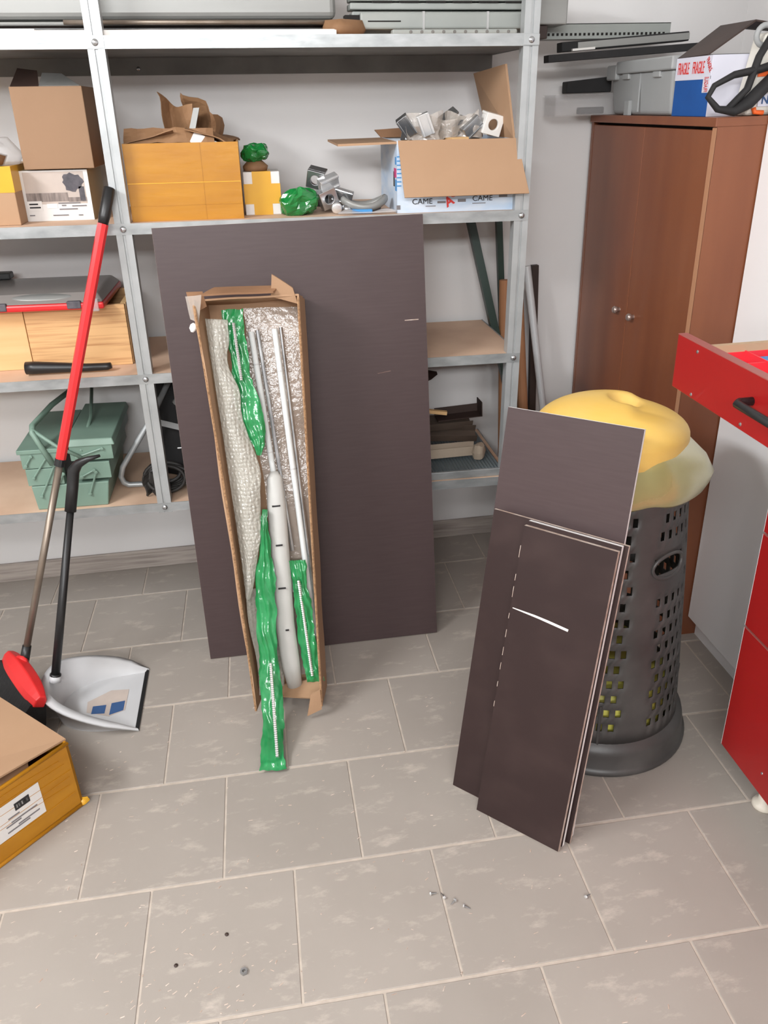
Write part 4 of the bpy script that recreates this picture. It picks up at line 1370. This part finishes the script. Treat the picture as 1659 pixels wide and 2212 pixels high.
for i, (x, y, s_) in enumerate(((0.90, 1.55, 0.055), (0.955, 1.56, 0.05), (1.02, 1.56, 0.055))):
    o = MB().grid(lambda u, v: crumple(Vector(((u - 0.5) * s_ * 2.0, 0.012 * math.sin(u * 6), v * s_ * 1.25)), 0.02, 24, i * 7), 10, 8).build('clear_bag', 'clear_film', None, (x, y - 0.03, zc - 0.005), None, solid=0.0005)
    tag(o, ['crinkled clear bag at the left of the heap in the open carton', 'crinkled clear bag in the middle of the heap in the open carton', 'crinkled clear bag at the right of the heap in the open carton'][i], 'bag', 'clear bags in the printed carton')
o = MB().box(-0.16, 0.16, 0, 0.24, 0, 0.012).build('pine_board', 'wood_pine_light', None, (0.985, 1.478, zc - 0.045), R_)
tag(o, 'pale wooden board lying inside the printed open carton', 'board')
st_ = thing('wood_strips', 'short pale wooden strips at the front of the open carton', 'wood', (1.0, 1.485, zc - 0.03))
for i in range(4):
    MB().box(-0.025, 0.028, 0.0, 0.05, i * 0.0085, i * 0.0085 + 0.0065).build('strip', 'wood_pine_light', st_, rot=(0, 0, 0.06 * i))

# ================================================================== SHELF 3
wc = thing('wooden_crate', 'pine wooden crate on the middle shelf beneath the red-rimmed case', 'crate', at_shelf(2, -0.26, 1.530), R_)
MB().box(-0.065, 0.230, 0.0, 0.016, 0, 0.186).build('front_board', 'wood_pine', wc, bevel=0.0015)
MB().box(-0.30, -0.068, 0.004, 0.018, 0, 0.186).build('front_board', 'wood_pine_light', wc, bevel=0.0015)
MB().box(0.216, 0.232, 0.016, 0.27, 0, 0.186).build('side_board', 'wood_pine_light', wc)
MB().box(-0.30, -0.284, 0.018, 0.27, 0, 0.186).build('side_board', 'wood_pine', wc)
MB().box(-0.284, 0.216, 0.255, 0.27, 0, 0.186).build('back_board', 'wood_pine', wc)
MB().box(-0.284, 0.216, 0.018, 0.255, 0.0, 0.01).build('bottom_board', 'wood_pine', wc)
oc = thing('organiser_case', 'grey plastic organiser case with a red rim on the wooden crate', 'case', at_shelf(2, -0.29, 1.475, 0.187), (0, TILT, -0.02))
MB().box(-0.27, 0.215, 0.0, 0.34, 0.0, 0.020).build('red_base', 'red_paint', oc, bevel=0.006)
m = MB()
m.hexa([(-0.268, 0.003, 0.020), (0.213, 0.003, 0.020), (0.213, 0.338, 0.020), (-0.268, 0.338, 0.020),
        (-0.25, 0.05, 0.042), (0.19, 0.05, 0.042), (0.19, 0.325, 0.042), (-0.25, 0.325, 0.042)])
m.build('lid', 'organizer_grey', oc, bevel=0.005)
MB().lathe([(0.0, 0.003), (0.9, 0.002), (1.0, 0.0)], 28, fn=lambda p, r, a, z: Vector((p.x * 0.085, p.y * 0.016, p.z))).build('handle_recess', 'grey_panel', oc, (0.035, 0.034, 0.0345), (0.43, 0, 0), smooth=True)
for x in (-0.08, 0.13):
    MB().box(x - 0.02, x + 0.02, -0.003, 0.012, 0.004, 0.026).build('latch', 'photo_tree', oc, bevel=0.003)
MB().box(0.175, 0.20, -0.003, 0.014, -0.006, 0.03).build('latch', 'clear_plastic', oc, bevel=0.003)
o = MB().box(-0.03, 0.03, 0, 0.05, 0, 0.02).build('black_clip', 'black_plastic', None, at_shelf(2, -0.43, 1.76, 0.232), R_, bevel=0.004)
tag(o, 'small black piece on the back of the organiser case', 'clip')
nzl = MB().tube([(-0.125, 0, 0.022), (-0.10, 0, 0.022), (-0.05, 0, 0.020), (0.05, 0, 0.015), (0.11, 0.0, 0.015), (0.123, 0, 0.018)], [0.021, 0.021, 0.0185, 0.0135, 0.0125, 0.010], 14, sq=0.9)
o = nzl.build('vacuum_nozzle', 'black_plastic', None, at_shelf(2, -0.208, 1.468), (0, TILT, -0.02), smooth=True)
tag(o, 'black crevice nozzle lying on the shelf in front of the wooden crate', 'nozzle')

# ================================================================== SHELF 4
tbx = thing('metal_toolbox', 'green metal cantilever toolbox on the lowest shelf', 'toolbox', at_shelf(3, -0.265, 1.428), R_)
TD = 0.36
MB().hexa([(-0.118, 0.0, 0.0), (0.098, 0.0, 0.0), (0.098, TD, 0.0), (-0.118, TD, 0.0), (-0.125, 0.0, 0.082), (0.112, 0.0, 0.082), (0.112, TD, 0.082), (-0.125, TD, 0.082)]).build('bottom_tray', 'toolbox_green', tbx, bevel=0.003)
MB().box(-0.132, -0.022, 0.0, TD, 0.084, 0.140).build('middle_tray', 'toolbox_green', tbx, bevel=0.002)
MB().box(-0.138, -0.018, 0.0, TD, 0.142, 0.196).build('upper_tray', 'toolbox_green', tbx, bevel=0.002)
MB().box(0.018, 0.124, 0.0, TD, 0.094, 0.150).build('middle_tray', 'toolbox_green', tbx, bevel=0.002)
MB().box(0.010, 0.140, 0.0, TD, 0.158, 0.212).build('upper_tray', 'toolbox_green', tbx, bevel=0.002)
MB().box(-0.146, -0.012, -0.004, TD + 0.004, 0.192, 0.206).build('lid', 'toolbox_green', tbx, bevel=0.002)
MB().hexa([(0.004, -0.004, 0.206), (0.150, -0.004, 0.206), (0.150, TD, 0.206), (0.004, TD, 0.206), (0.004, 0.006, 0.228), (0.143, 0.006, 0.226), (0.143, TD, 0.226), (0.004, TD, 0.228)]).build('lid', 'toolbox_green', tbx, bevel=0.003)
MB().box(-0.020, 0.012, 0.03, TD - 0.02, 0.086, 0.18).build('dark_inside', 'dark_gap', tbx)
for (x0, z0, x1, z1) in ((-0.125, 0.155, -0.105, 0.185), (-0.110, 0.112, -0.060, 0.178), (-0.098, 0.048, -0.040, 0.152), (-0.060, 0.052, -0.020, 0.12), (0.030, 0.172, 0.110, 0.196), (0.035, 0.105, 0.075, 0.125), (0.050, 0.045, 0.080, 0.118)):
    st2 = MB().tube([(x0, -0.003, z0), (x1, -0.003, z1)], 0.0035, 6).build('strut', 'toolbox_green', tbx)
    for (xx, z_) in ((x0, z0), (x1, z1)):
        MB().lathe([(0.0, 0.003), (0.005, 0.002), (0.006, 0.0)], 10).build('rivet', 'toolbox_green', st2, (xx, -0.006, z_), (PI / 2, 0, 0))
MB().tube([(-0.045, -0.006, 0.155), (-0.085, -0.006, 0.262), (-0.088, 0.02, 0.276), (-0.060, TD * 0.5, 0.288), (-0.02, TD - 0.03, 0.293)], 0.009, 10).build('handle', 'toolbox_green', tbx, smooth=True)
MB().tube([(-0.088, 0.0, 0.272), (-0.02, -0.006, 0.212), (0.045, -0.006, 0.172)], 0.006, 8).build('handle_arm', 'toolbox_green', tbx, smooth=True)
MB().tube([(0.045, 0.0, 0.19), (0.055, 0.18, 0.24), (0.04, TD - 0.02, 0.29)], 0.006, 8).build('handle_arm', 'toolbox_green', tbx, smooth=True)

o = thing('tube_frame', 'bent grey metal tube frame beside the green toolbox', 'tube frame', at_shelf(3, -0.07, 1.55))
MB().tube([(0.13, 0.08, 0.34), (0.055, 0.02, 0.225), (-0.055, 0.0, 0.078), (-0.066, 0.0, 0.045), (-0.060, 0.0, 0.022), (-0.045, 0.0, 0.012), (0.0, 0.0, 0.010), (0.12, 0.0, 0.010)], 0.0095, 12).build('tube', 'galvanised', o, smooth=True)
bk = thing('black_bag', 'black bag with a grey strap behind the left shelf post', 'bag', at_shelf(3, 0.055, 1.70), R_)


def bagf(p, r, a, z):
    q = Vector((p.x * 0.105, p.y * 0.085, p.z))
    q = crumple(q, 0.022, 12, 77)
    q.z = max(q.z, 0.0)
    return q


MB().lathe([(0.0, 0.0), (0.9, 0.0), (1.0, 0.05), (0.95, 0.16), (0.80, 0.26), (0.45, 0.33), (0.0, 0.345)], 24, fn=bagf).build('body', 'black_matte', bk, smooth=True)
MB().slab((-0.055, -0.118, 0.205), (0.065, -0.120, 0.165), (0.065, -0.116, 0.185), (-0.055, -0.114, 0.225), 0.003).build('strap', 'strap_grey', bk)
MB().tube([(0.0, -0.11, 0.115), (0.07, -0.115, 0.118)], 0.0025, 6).build('zip', 'steel_bright', bk)
MB().tube([(0.01, -0.085, 0.265), (0.045, -0.095, 0.30), (0.065, -0.085, 0.275)], 0.013, 8).build('buckle', 'strap_grey', bk, smooth=True)
co = thing('cable_coil', 'coiled dark grey cable on the lowest shelf behind the post', 'cable', at_shelf(3, 0.018, 1.50), R_)
for i in range(7):
    pts = []
    r1, r2 = 0.060 + 0.006 * math.sin(i * 2.1), 0.036 + 0.005 * math.cos(i * 1.7)
    for j in range(25):
        t = 2 * PI * j / 24
        pts.append((0.012 * math.sin(i) + r1 * math.cos(t), -0.02 + i * 0.010 + 0.012 * math.sin(t), 0.052 + r2 * math.sin(t) + 0.006 * math.sin(i * 3)))
    MB().tube(pts, 0.0062, 8, cap=False).build('loop', 'cable_black', co, smooth=True)
MB().grid(lambda u, v: crumple(Vector((-0.068 + 0.055 * u, -0.040 + 0.02 * math.sin(u * 5), 0.006 + 0.07 * v)), 0.012, 30, 4), 8, 8).build('cloth_wrap', 'cable_black', co, solid=0.006)

# right bay: corrugated tray and scraps
ty = thing('ribbed_tray', 'grey ribbed metal tray on the lowest right shelf', 'tray', at_shelf(3, 0.95, 1.418), R_)
n_ = 74
vs, fs = [], []
for i in range(n_ + 1):
    x = -0.22 + 0.415 * i / n_
    z_ = 0.019 + (0.006 if (i // 1) % 2 else 0.0)
    for y in (0.012, 0.40):
        vs.append((x, y, z_))
for i in range(n_):
    fs.append((2 * i, 2 * i + 2, 2 * i + 3, 2 * i + 1))
MB().add(vs, fs).build('ribbed_top', 'tray_grey', ty, solid=0.002)
MB().box(-0.222, 0.197, 0.0, 0.011, 0.0, 0.027).build('front_rim', 'galvanised_edge', ty, bevel=0.002)
MB().box(-0.222, 0.197, 0.402, 0.41, 0.0, 0.027).build('back_rim', 'galvanised', ty)
MB().box(-0.222, 0.197, 0.011, 0.402, 0.0, 0.004).build('bottom', 'galvanised', ty)
zt3 = zt(3, 1.0) + 0.028


def channel(label, loc, rot, ln, w, h, m_, name='metal_offcut'):
    mm = MB()
    mm.box(-ln, 0, -w / 2, w / 2, 0, 0.002)
    mm.box(-ln, 0, -w / 2, -w / 2 + 0.002, 0.002, h)
    mm.box(-ln, 0, w / 2 - 0.002, w / 2, 0.002, h)
    o = mm.build(name, m_, None, loc, rot)
    return tag(o, label, 'metal offcut', 'metal offcuts on the ribbed tray')


channel('pale channel offcut with a foam end, lowest on the ribbed tray', (1.085, 1.56, zt3 + 0.004), (0, 0.02, 0.06), 0.26, 0.05, 0.034, 'foam_brown')
channel('brown channel offcut lying across the pile on the ribbed tray', (1.095, 1.60, zt3 + 0.050), (0.5, 0.05, -0.1), 0.26, 0.05, 0.030, 'scrap_brown')
channel('grey-brown channel offcut, second from the top on the ribbed tray', (1.085, 1.64, zt3 + 0.088), (0.4, 0.0, 0.05), 0.25, 0.05, 0.03, 'scrap_brown')
lsc = MB()
lsc.box(-0.16, 0, -0.03, 0.03, 0, 0.003)
lsc.box(-0.16, 0, 0.027, 0.03, 0, 0.03)
lsc.box(-0.003, 0, -0.03, 0.03, 0, 0.052)
o = lsc.build('metal_offcut', 'dark_brown', None, (1.115, 1.62, zt3 + 0.125), (0, -0.03, 0.03))
tag(o, 'dark brown angle with an upright end, topmost on the ribbed tray', 'metal offcut', 'metal offcuts on the ribbed tray')
o = MB().lathe([(0.0, 0.0), (0.02, 0.0), (0.024, 0.02), (0.020, 0.045), (0.0, 0.055)], 12, fn=lambda p, r, a, z: crumple(p, 0.006, 40, 6)).build('foam_block', 'foam_brown', None, (1.088, 1.525, zt3), None)
tag(o, 'torn beige foam lump on the ribbed tray', 'foam')
o = MB().box(-0.09, 0, -0.008, 0.008, 0, 0.012).build('wood_stick', 'wood_pine_light', None, (0.985, 1.585, zt3 + 0.145), (0, 0.15, -0.1))
tag(o, 'pale wooden stick on the offcuts by the dark panel edge', 'stick')
o = MB().slab((-0.06, 0, 0.0), (0.03, 0.0, -0.022), (0.012, 0.02, -0.045), (-0.06, 0.02, -0.075), 0.02).build('dark_offcut', 'dark_brown', None, (0.945, 1.70, 0.795), None)
tag(o, 'dark offcut wedged under the middle right shelf beside the panel', 'metal offcut')

# ================================================================== ON THE WARDROBE
wz = WZ + 0.0005
cr = thing('grey_storage_box', 'light grey lidded plastic storage box on the wardrobe', 'storage box', (1.556, 1.325, wz))
cw_, cd_, chh = 0.30, 0.425, 0.148
MB().hexa([(0.012, 0.012, 0.0), (cw_ - 0.01, 0.012, 0.0), (cw_ - 0.01, cd_ - 0.012, 0.0), (0.012, cd_ - 0.012, 0.0),
           (0.0, 0.0, chh - 0.03), (cw_, 0.0, chh - 0.03), (cw_, cd_, chh - 0.03), (0.0, cd_, chh - 0.03)]).build('tub', 'grey_plastic', cr, bevel=0.012, bseg=4)
MB().box(-0.010, cw_ + 0.008, -0.008, cd_ - 0.055, chh - 0.034, chh).build('lid', 'grey_plastic', cr, bevel=0.005, bseg=3)
MB().box(-0.012, cw_ + 0.004, cd_ - 0.062, cd_ + 0.01, chh - 0.050, chh - 0.008).build('hinged_end', 'grey_plastic', cr, bevel=0.005, bseg=3)
for y in (0.07, 0.28):
    MB().box(-0.006, 0.006, y, y + 0.045, chh - 0.050, chh - 0.034).build('clip', 'grey_plastic', cr, bevel=0.003)
MB().box(-0.0015, 0.003, 0.205, 0.208, 0.01, chh - 0.035).build('rib', 'grey_plastic', cr)
MB().box(-0.0015, 0.010, 0.27, 0.30, 0.0, 0.04).build('foot_rib', 'grey_plastic', cr)
cl2 = thing('clear_tray', 'clear plastic tray poking out over the wardrobe edge', 'tray', (1.375, 1.752, wz))
MB().box(0, 0.30, 0, 0.105, 0, 0.003).build('bottom', 'clear_tray', cl2)
MB().box(0, 0.003, 0, 0.105, 0.003, 0.062).build('wall', 'clear_tray', cl2)
MB().box(0.297, 0.30, 0, 0.105, 0.003, 0.062).build('wall', 'clear_tray', cl2)
MB().box(0.003, 0.297, 0, 0.003, 0.003, 0.062).build('wall', 'clear_tray', cl2)
MB().box(0.003, 0.297, 0.102, 0.105, 0.003, 0.062).build('wall', 'clear_tray', cl2)
MB().box(-0.003, 0.303, -0.003, 0.108, 0.060, 0.064).build('lid', 'clear_tray', cl2)
MB().box(0.095, 0.18, 0.03, 0.06, 0.004, 0.024).build('dark_content', 'black_matte', cl2, bevel=0.004)
o = MB().hexa([(0, 0, 0), (0.15, 0, 0.0), (0.15, 0.05, 0.0), (0, 0.05, 0.0), (0.0, 0, 0.034), (0.15, 0, 0.045), (0.15, 0.05, 0.045), (0.0, 0.05, 0.034)]).build('black_block', 'black_matte', None, (1.425, 1.785, wz + 0.066), None, bevel=0.003)
tag(o, 'black plastic block lying on the clear tray', 'block')
o = MB().box(0, 0.47, 0, 0.05, 0, 0.020).build('black_bar', 'black_matte', None, (1.305, 1.63, wz + chh + 0.002), (0, -0.045, -0.03), bevel=0.001)
tag(o, 'long flat black bar lying across the grey storage box', 'bar')
pfl = thing('black_profile', 'black and grey profile stacked on the long flat black bar', 'profile', (1.355, 1.66, wz + chh + 0.030), (0, -0.05, -0.03))
MB().box(0.0, 0.40, 0, 0.05, 0, 0.026).build('bar', 'black_matte', pfl, bevel=0.002)
MB().box(0.05, 0.40, -0.002, 0.0, 0.004, 0.022).build('grey_strip', 'grey_panel', pfl)
MB().box(0.03, 0.10, -0.012, 0.0, 0.0, 0.006).build('white_end', 'white_profile', pfl)
# blue box with tape
bl = thing('blue_box', 'blue box with red-lettered fragile tape on the wardrobe', 'box', (1.560, 1.125, wz))
bw_, bl_, bh = 0.24, 0.19, 0.138
MB().box(0, bw_, 0, bl_, 0, bh).build('body', 'blue_card', bl, bevel=0.001)
tp = MB().box(-0.0012, bw_, 0.0, bl_ + 0.0004, bh - 0.052, bh + 0.001).build('tape_band', 'tape_white', bl)
tp2 = MB().box(-0.0016, 0.001, 0.0, 0.034, 0.055, bh - 0.045).build('tape_band', 'tape_white', bl)
MB().box(0.0, bw_, -0.0012, 0.0, 0.0, bh).build('white_side', 'tape_white', bl)
text('FRAGILE', 0.040, 'print_red', tp, (-0.0018, 0.146, bh - 0.026), FACE_MX, sx=0.42)
text('FRAGILE', 0.040, 'print_red', tp, (-0.0018, 0.066, bh - 0.026), FACE_MX, sx=0.42)
text('FRAGILE', 0.020, 'print_red', tp, (-0.0018, 0.012, bh - 0.020), (PI / 2, 0.9, -PI / 2), sx=0.5)
text('FRAGILE', 0.026, 'print_red', tp2, (-0.0022, 0.017, 0.074), (0, -PI / 2, PI), sx=0.36)
MB().slab((0.0, bl_, bh + 0.002), (0.0, 0.03, bh + 0.004), (0.10, 0.0, bh + 0.075), (0.10, bl_ - 0.02, bh + 0.075), 0.004).build('raised_flap', 'dark_brown', bl)
MB().slab((0.10, bl_ - 0.02, bh + 0.075), (0.10, 0.0, bh + 0.075), (0.26, -0.02, bh + 0.050), (0.26, bl_ - 0.03, bh + 0.06), 0.004).build('raised_flap', 'dark_brown', bl)
# white/orange bag
wb = thing('tool_bag', 'white and orange machine with black straps at the wardrobe end', 'machine', (1.70, 1.085, wz))
m = MB().hexa([(-0.075, -0.03, 0.0), (0.12, -0.03, 0.0), (0.12, 0.035, 0.0), (-0.075, 0.035, 0.0), (-0.045, -0.03, 0.18), (0.12, -0.03, 0.20), (0.12, 0.035, 0.20), (-0.045, 0.035, 0.18)])
m.build('body', 'bag_white', wb, bevel=0.012, bseg=3)
MB().slab((0.028, -0.033, 0.0), (0.07, -0.033, 0.0), (0.07, -0.033, 0.18), (0.052, -0.033, 0.17), 0.004).build('orange_panel', 'orange', wb)
MB().slab((-0.055, -0.033, 0.086), (-0.01, -0.033, 0.088), (-0.005, -0.033, 0.106), (-0.055, -0.033, 0.106), 0.003).build('orange_panel', 'orange', wb)
MB().lathe([(0.0, 0.006), (0.014, 0.004), (0.016, 0.0)], 16).build('orange_knob', 'orange', wb, (0.0, -0.033, 0.055), (PI / 2, 0, 0), smooth=True)
MB().tube([(-0.055, -0.034, 0.018), (-0.052, -0.036, 0.008), (-0.03, -0.038, 0.006)], 0.006, 8).build('orange_hook', 'orange', wb, smooth=True)
MB().slab((-0.045, -0.0335, 0.020), (0.005, -0.0335, 0.020), (0.005, -0.0335, 0.048), (-0.045, -0.0335, 0.048), 0.002).build('name_plate', 'tape_white', wb)
text('NC', 0.026, 'bag_navy', wb, (-0.018, -0.0342, 0.034), FRONT, sx=1.0, bold=0.0006)
pts = [(0.02 + -0.065 * math.cos(t) - 0.03, -0.045, 0.10 + 0.085 * math.sin(t)) for t in [PI * 0.1 + PI * 0.8 * i / 8 for i in range(9)]]
MB().tube([(-0.03, -0.036, 0.185), (-0.065, -0.042, 0.13), (-0.085, -0.044, 0.06), (-0.13, -0.044, 0.016)], 0.011, 8, sq=0.7).build('strap', 'black_matte', wb, smooth=True)
MB().tube([(0.03, -0.038, 0.135), (-0.02, -0.046, 0.085), (-0.08, -0.048, 0.030), (-0.115, -0.046, 0.012), (-0.155, -0.042, 0.018), (-0.178, -0.03, 0.045), (-0.165, -0.03, 0.070), (-0.12, -0.036, 0.092), (-0.06, -0.042, 0.102), (0.0, -0.042, 0.118), (0.035, -0.038, 0.14)],
          [0.016, 0.021, 0.022, 0.017, 0.012, 0.010, 0.010, 0.012, 0.013, 0.014, 0.013], 10, sq=0.7).build('strap', 'black_matte', wb, smooth=True)
MB().tube([(0.03, -0.035, 0.215), (-0.005, -0.036, 0.175), (-0.035, -0.038, 0.10)], 0.004, 6).build('cable', 'black_matte', wb, smooth=True)
pts = [(-0.045 + 0.022 * math.cos(t), -0.02, 0.175 + 0.022 * math.sin(t)) for t in [2 * PI * i / 20 for i in range(21)]]
MB().tube(pts, 0.007, 8, cap=False).build('ring', 'grey_plastic', wb, smooth=True)

# ================================================================== FLOOR BITS
def screw_thing(loc, rz, label, sc=1.0):
    o = thing('screw', label, 'screw', loc, (0, 0, rz), 'loose screws on the floor')
    MB().lathe([(0.0, 0.004), (0.0035, 0.003), (0.0045, 0.0), (0.0, 0.0)], 10).build('head', 'steel_bright', o, (0, 0, 0.0045), (0, -PI / 2, 0))
    MB().tube([(0, 0, 0.0045), (0.014 * sc, 0, 0.003)], [0.0022, 0.001], 6).build('shank', 'steel', o)
    return o


SL = 'tiny shiny screw in the scattered row on the tiles before the offcuts'
for i, (x, y, s_) in enumerate(((0.640, 0.205, SL), (0.668, 0.190, SL), (0.690, 0.178, SL), (0.708, 0.160, SL))):
    screw_thing((x, y, 0.0003), i * 1.9, s_)
screw_thing((0.985, 0.135, 0.0003), 0.4, 'tiny shiny screw on the joint before the plywood offcuts')
n6 = MB()
n6.lathe([(0.004, 0.0), (0.0085, 0.0), (0.0085, 0.006), (0.004, 0.006), (0.004, 0.0)], 6)
o = n6.build('hex_nut', 'steel', None, (0.214, 0.09, 0.0003), (0, 0, 0.3))
tag(o, 'shiny hex nut alone on the front tiles', 'nut')
for i, (x, y, l_) in enumerate(((0.176, 0.185, 'dark speck of metal left of the hex nut on the tile'), (0.07, 0.13, 'dark metal crumb on the front left tile'))):
    o = MB().lathe([(0.0, 0.0), (0.004, 0.0), (0.0045, 0.002), (0.0, 0.004)], 8).build('metal_crumb', 'dark_brown', None, (x, y, 0.0003))
    tag(o, l_, 'crumb')
m = MB()
for i in range(320):
    x, y = rnd.uniform(-0.35, 1.15), rnd.uniform(-0.15, 0.95)
    if rnd.random() < 0.3:
        x, y = rnd.gauss(0.1, 0.12), rnd.gauss(0.05, 0.1)
    a = rnd.gauss(0.5, 0.5)
    l_, w_ = rnd.uniform(0.0015, 0.006), rnd.uniform(0.0006, 0.0014)
    c, s = math.cos(a), math.sin(a)
    m.add([(x + c * l_ - s * w_, y + s * l_ + c * w_, 0.0004), (x - c * l_ - s * w_, y - s * l_ + c * w_, 0.0004), (x - c * l_ + s * w_, y - s * l_ - c * w_, 0.0004), (x + c * l_ + s * w_, y + s * l_ - c * w_, 0.0004),
           (x, y, 0.0016)], [(0, 1, 4), (1, 2, 4), (2, 3, 4), (3, 0, 4), (3, 2, 1, 0)])
o = m.build('floor_shavings', 'ply_edge')
tag(o, 'fine pale shavings and dust specks scattered over the floor tiles', 'shavings')
o['kind'] = 'stuff'
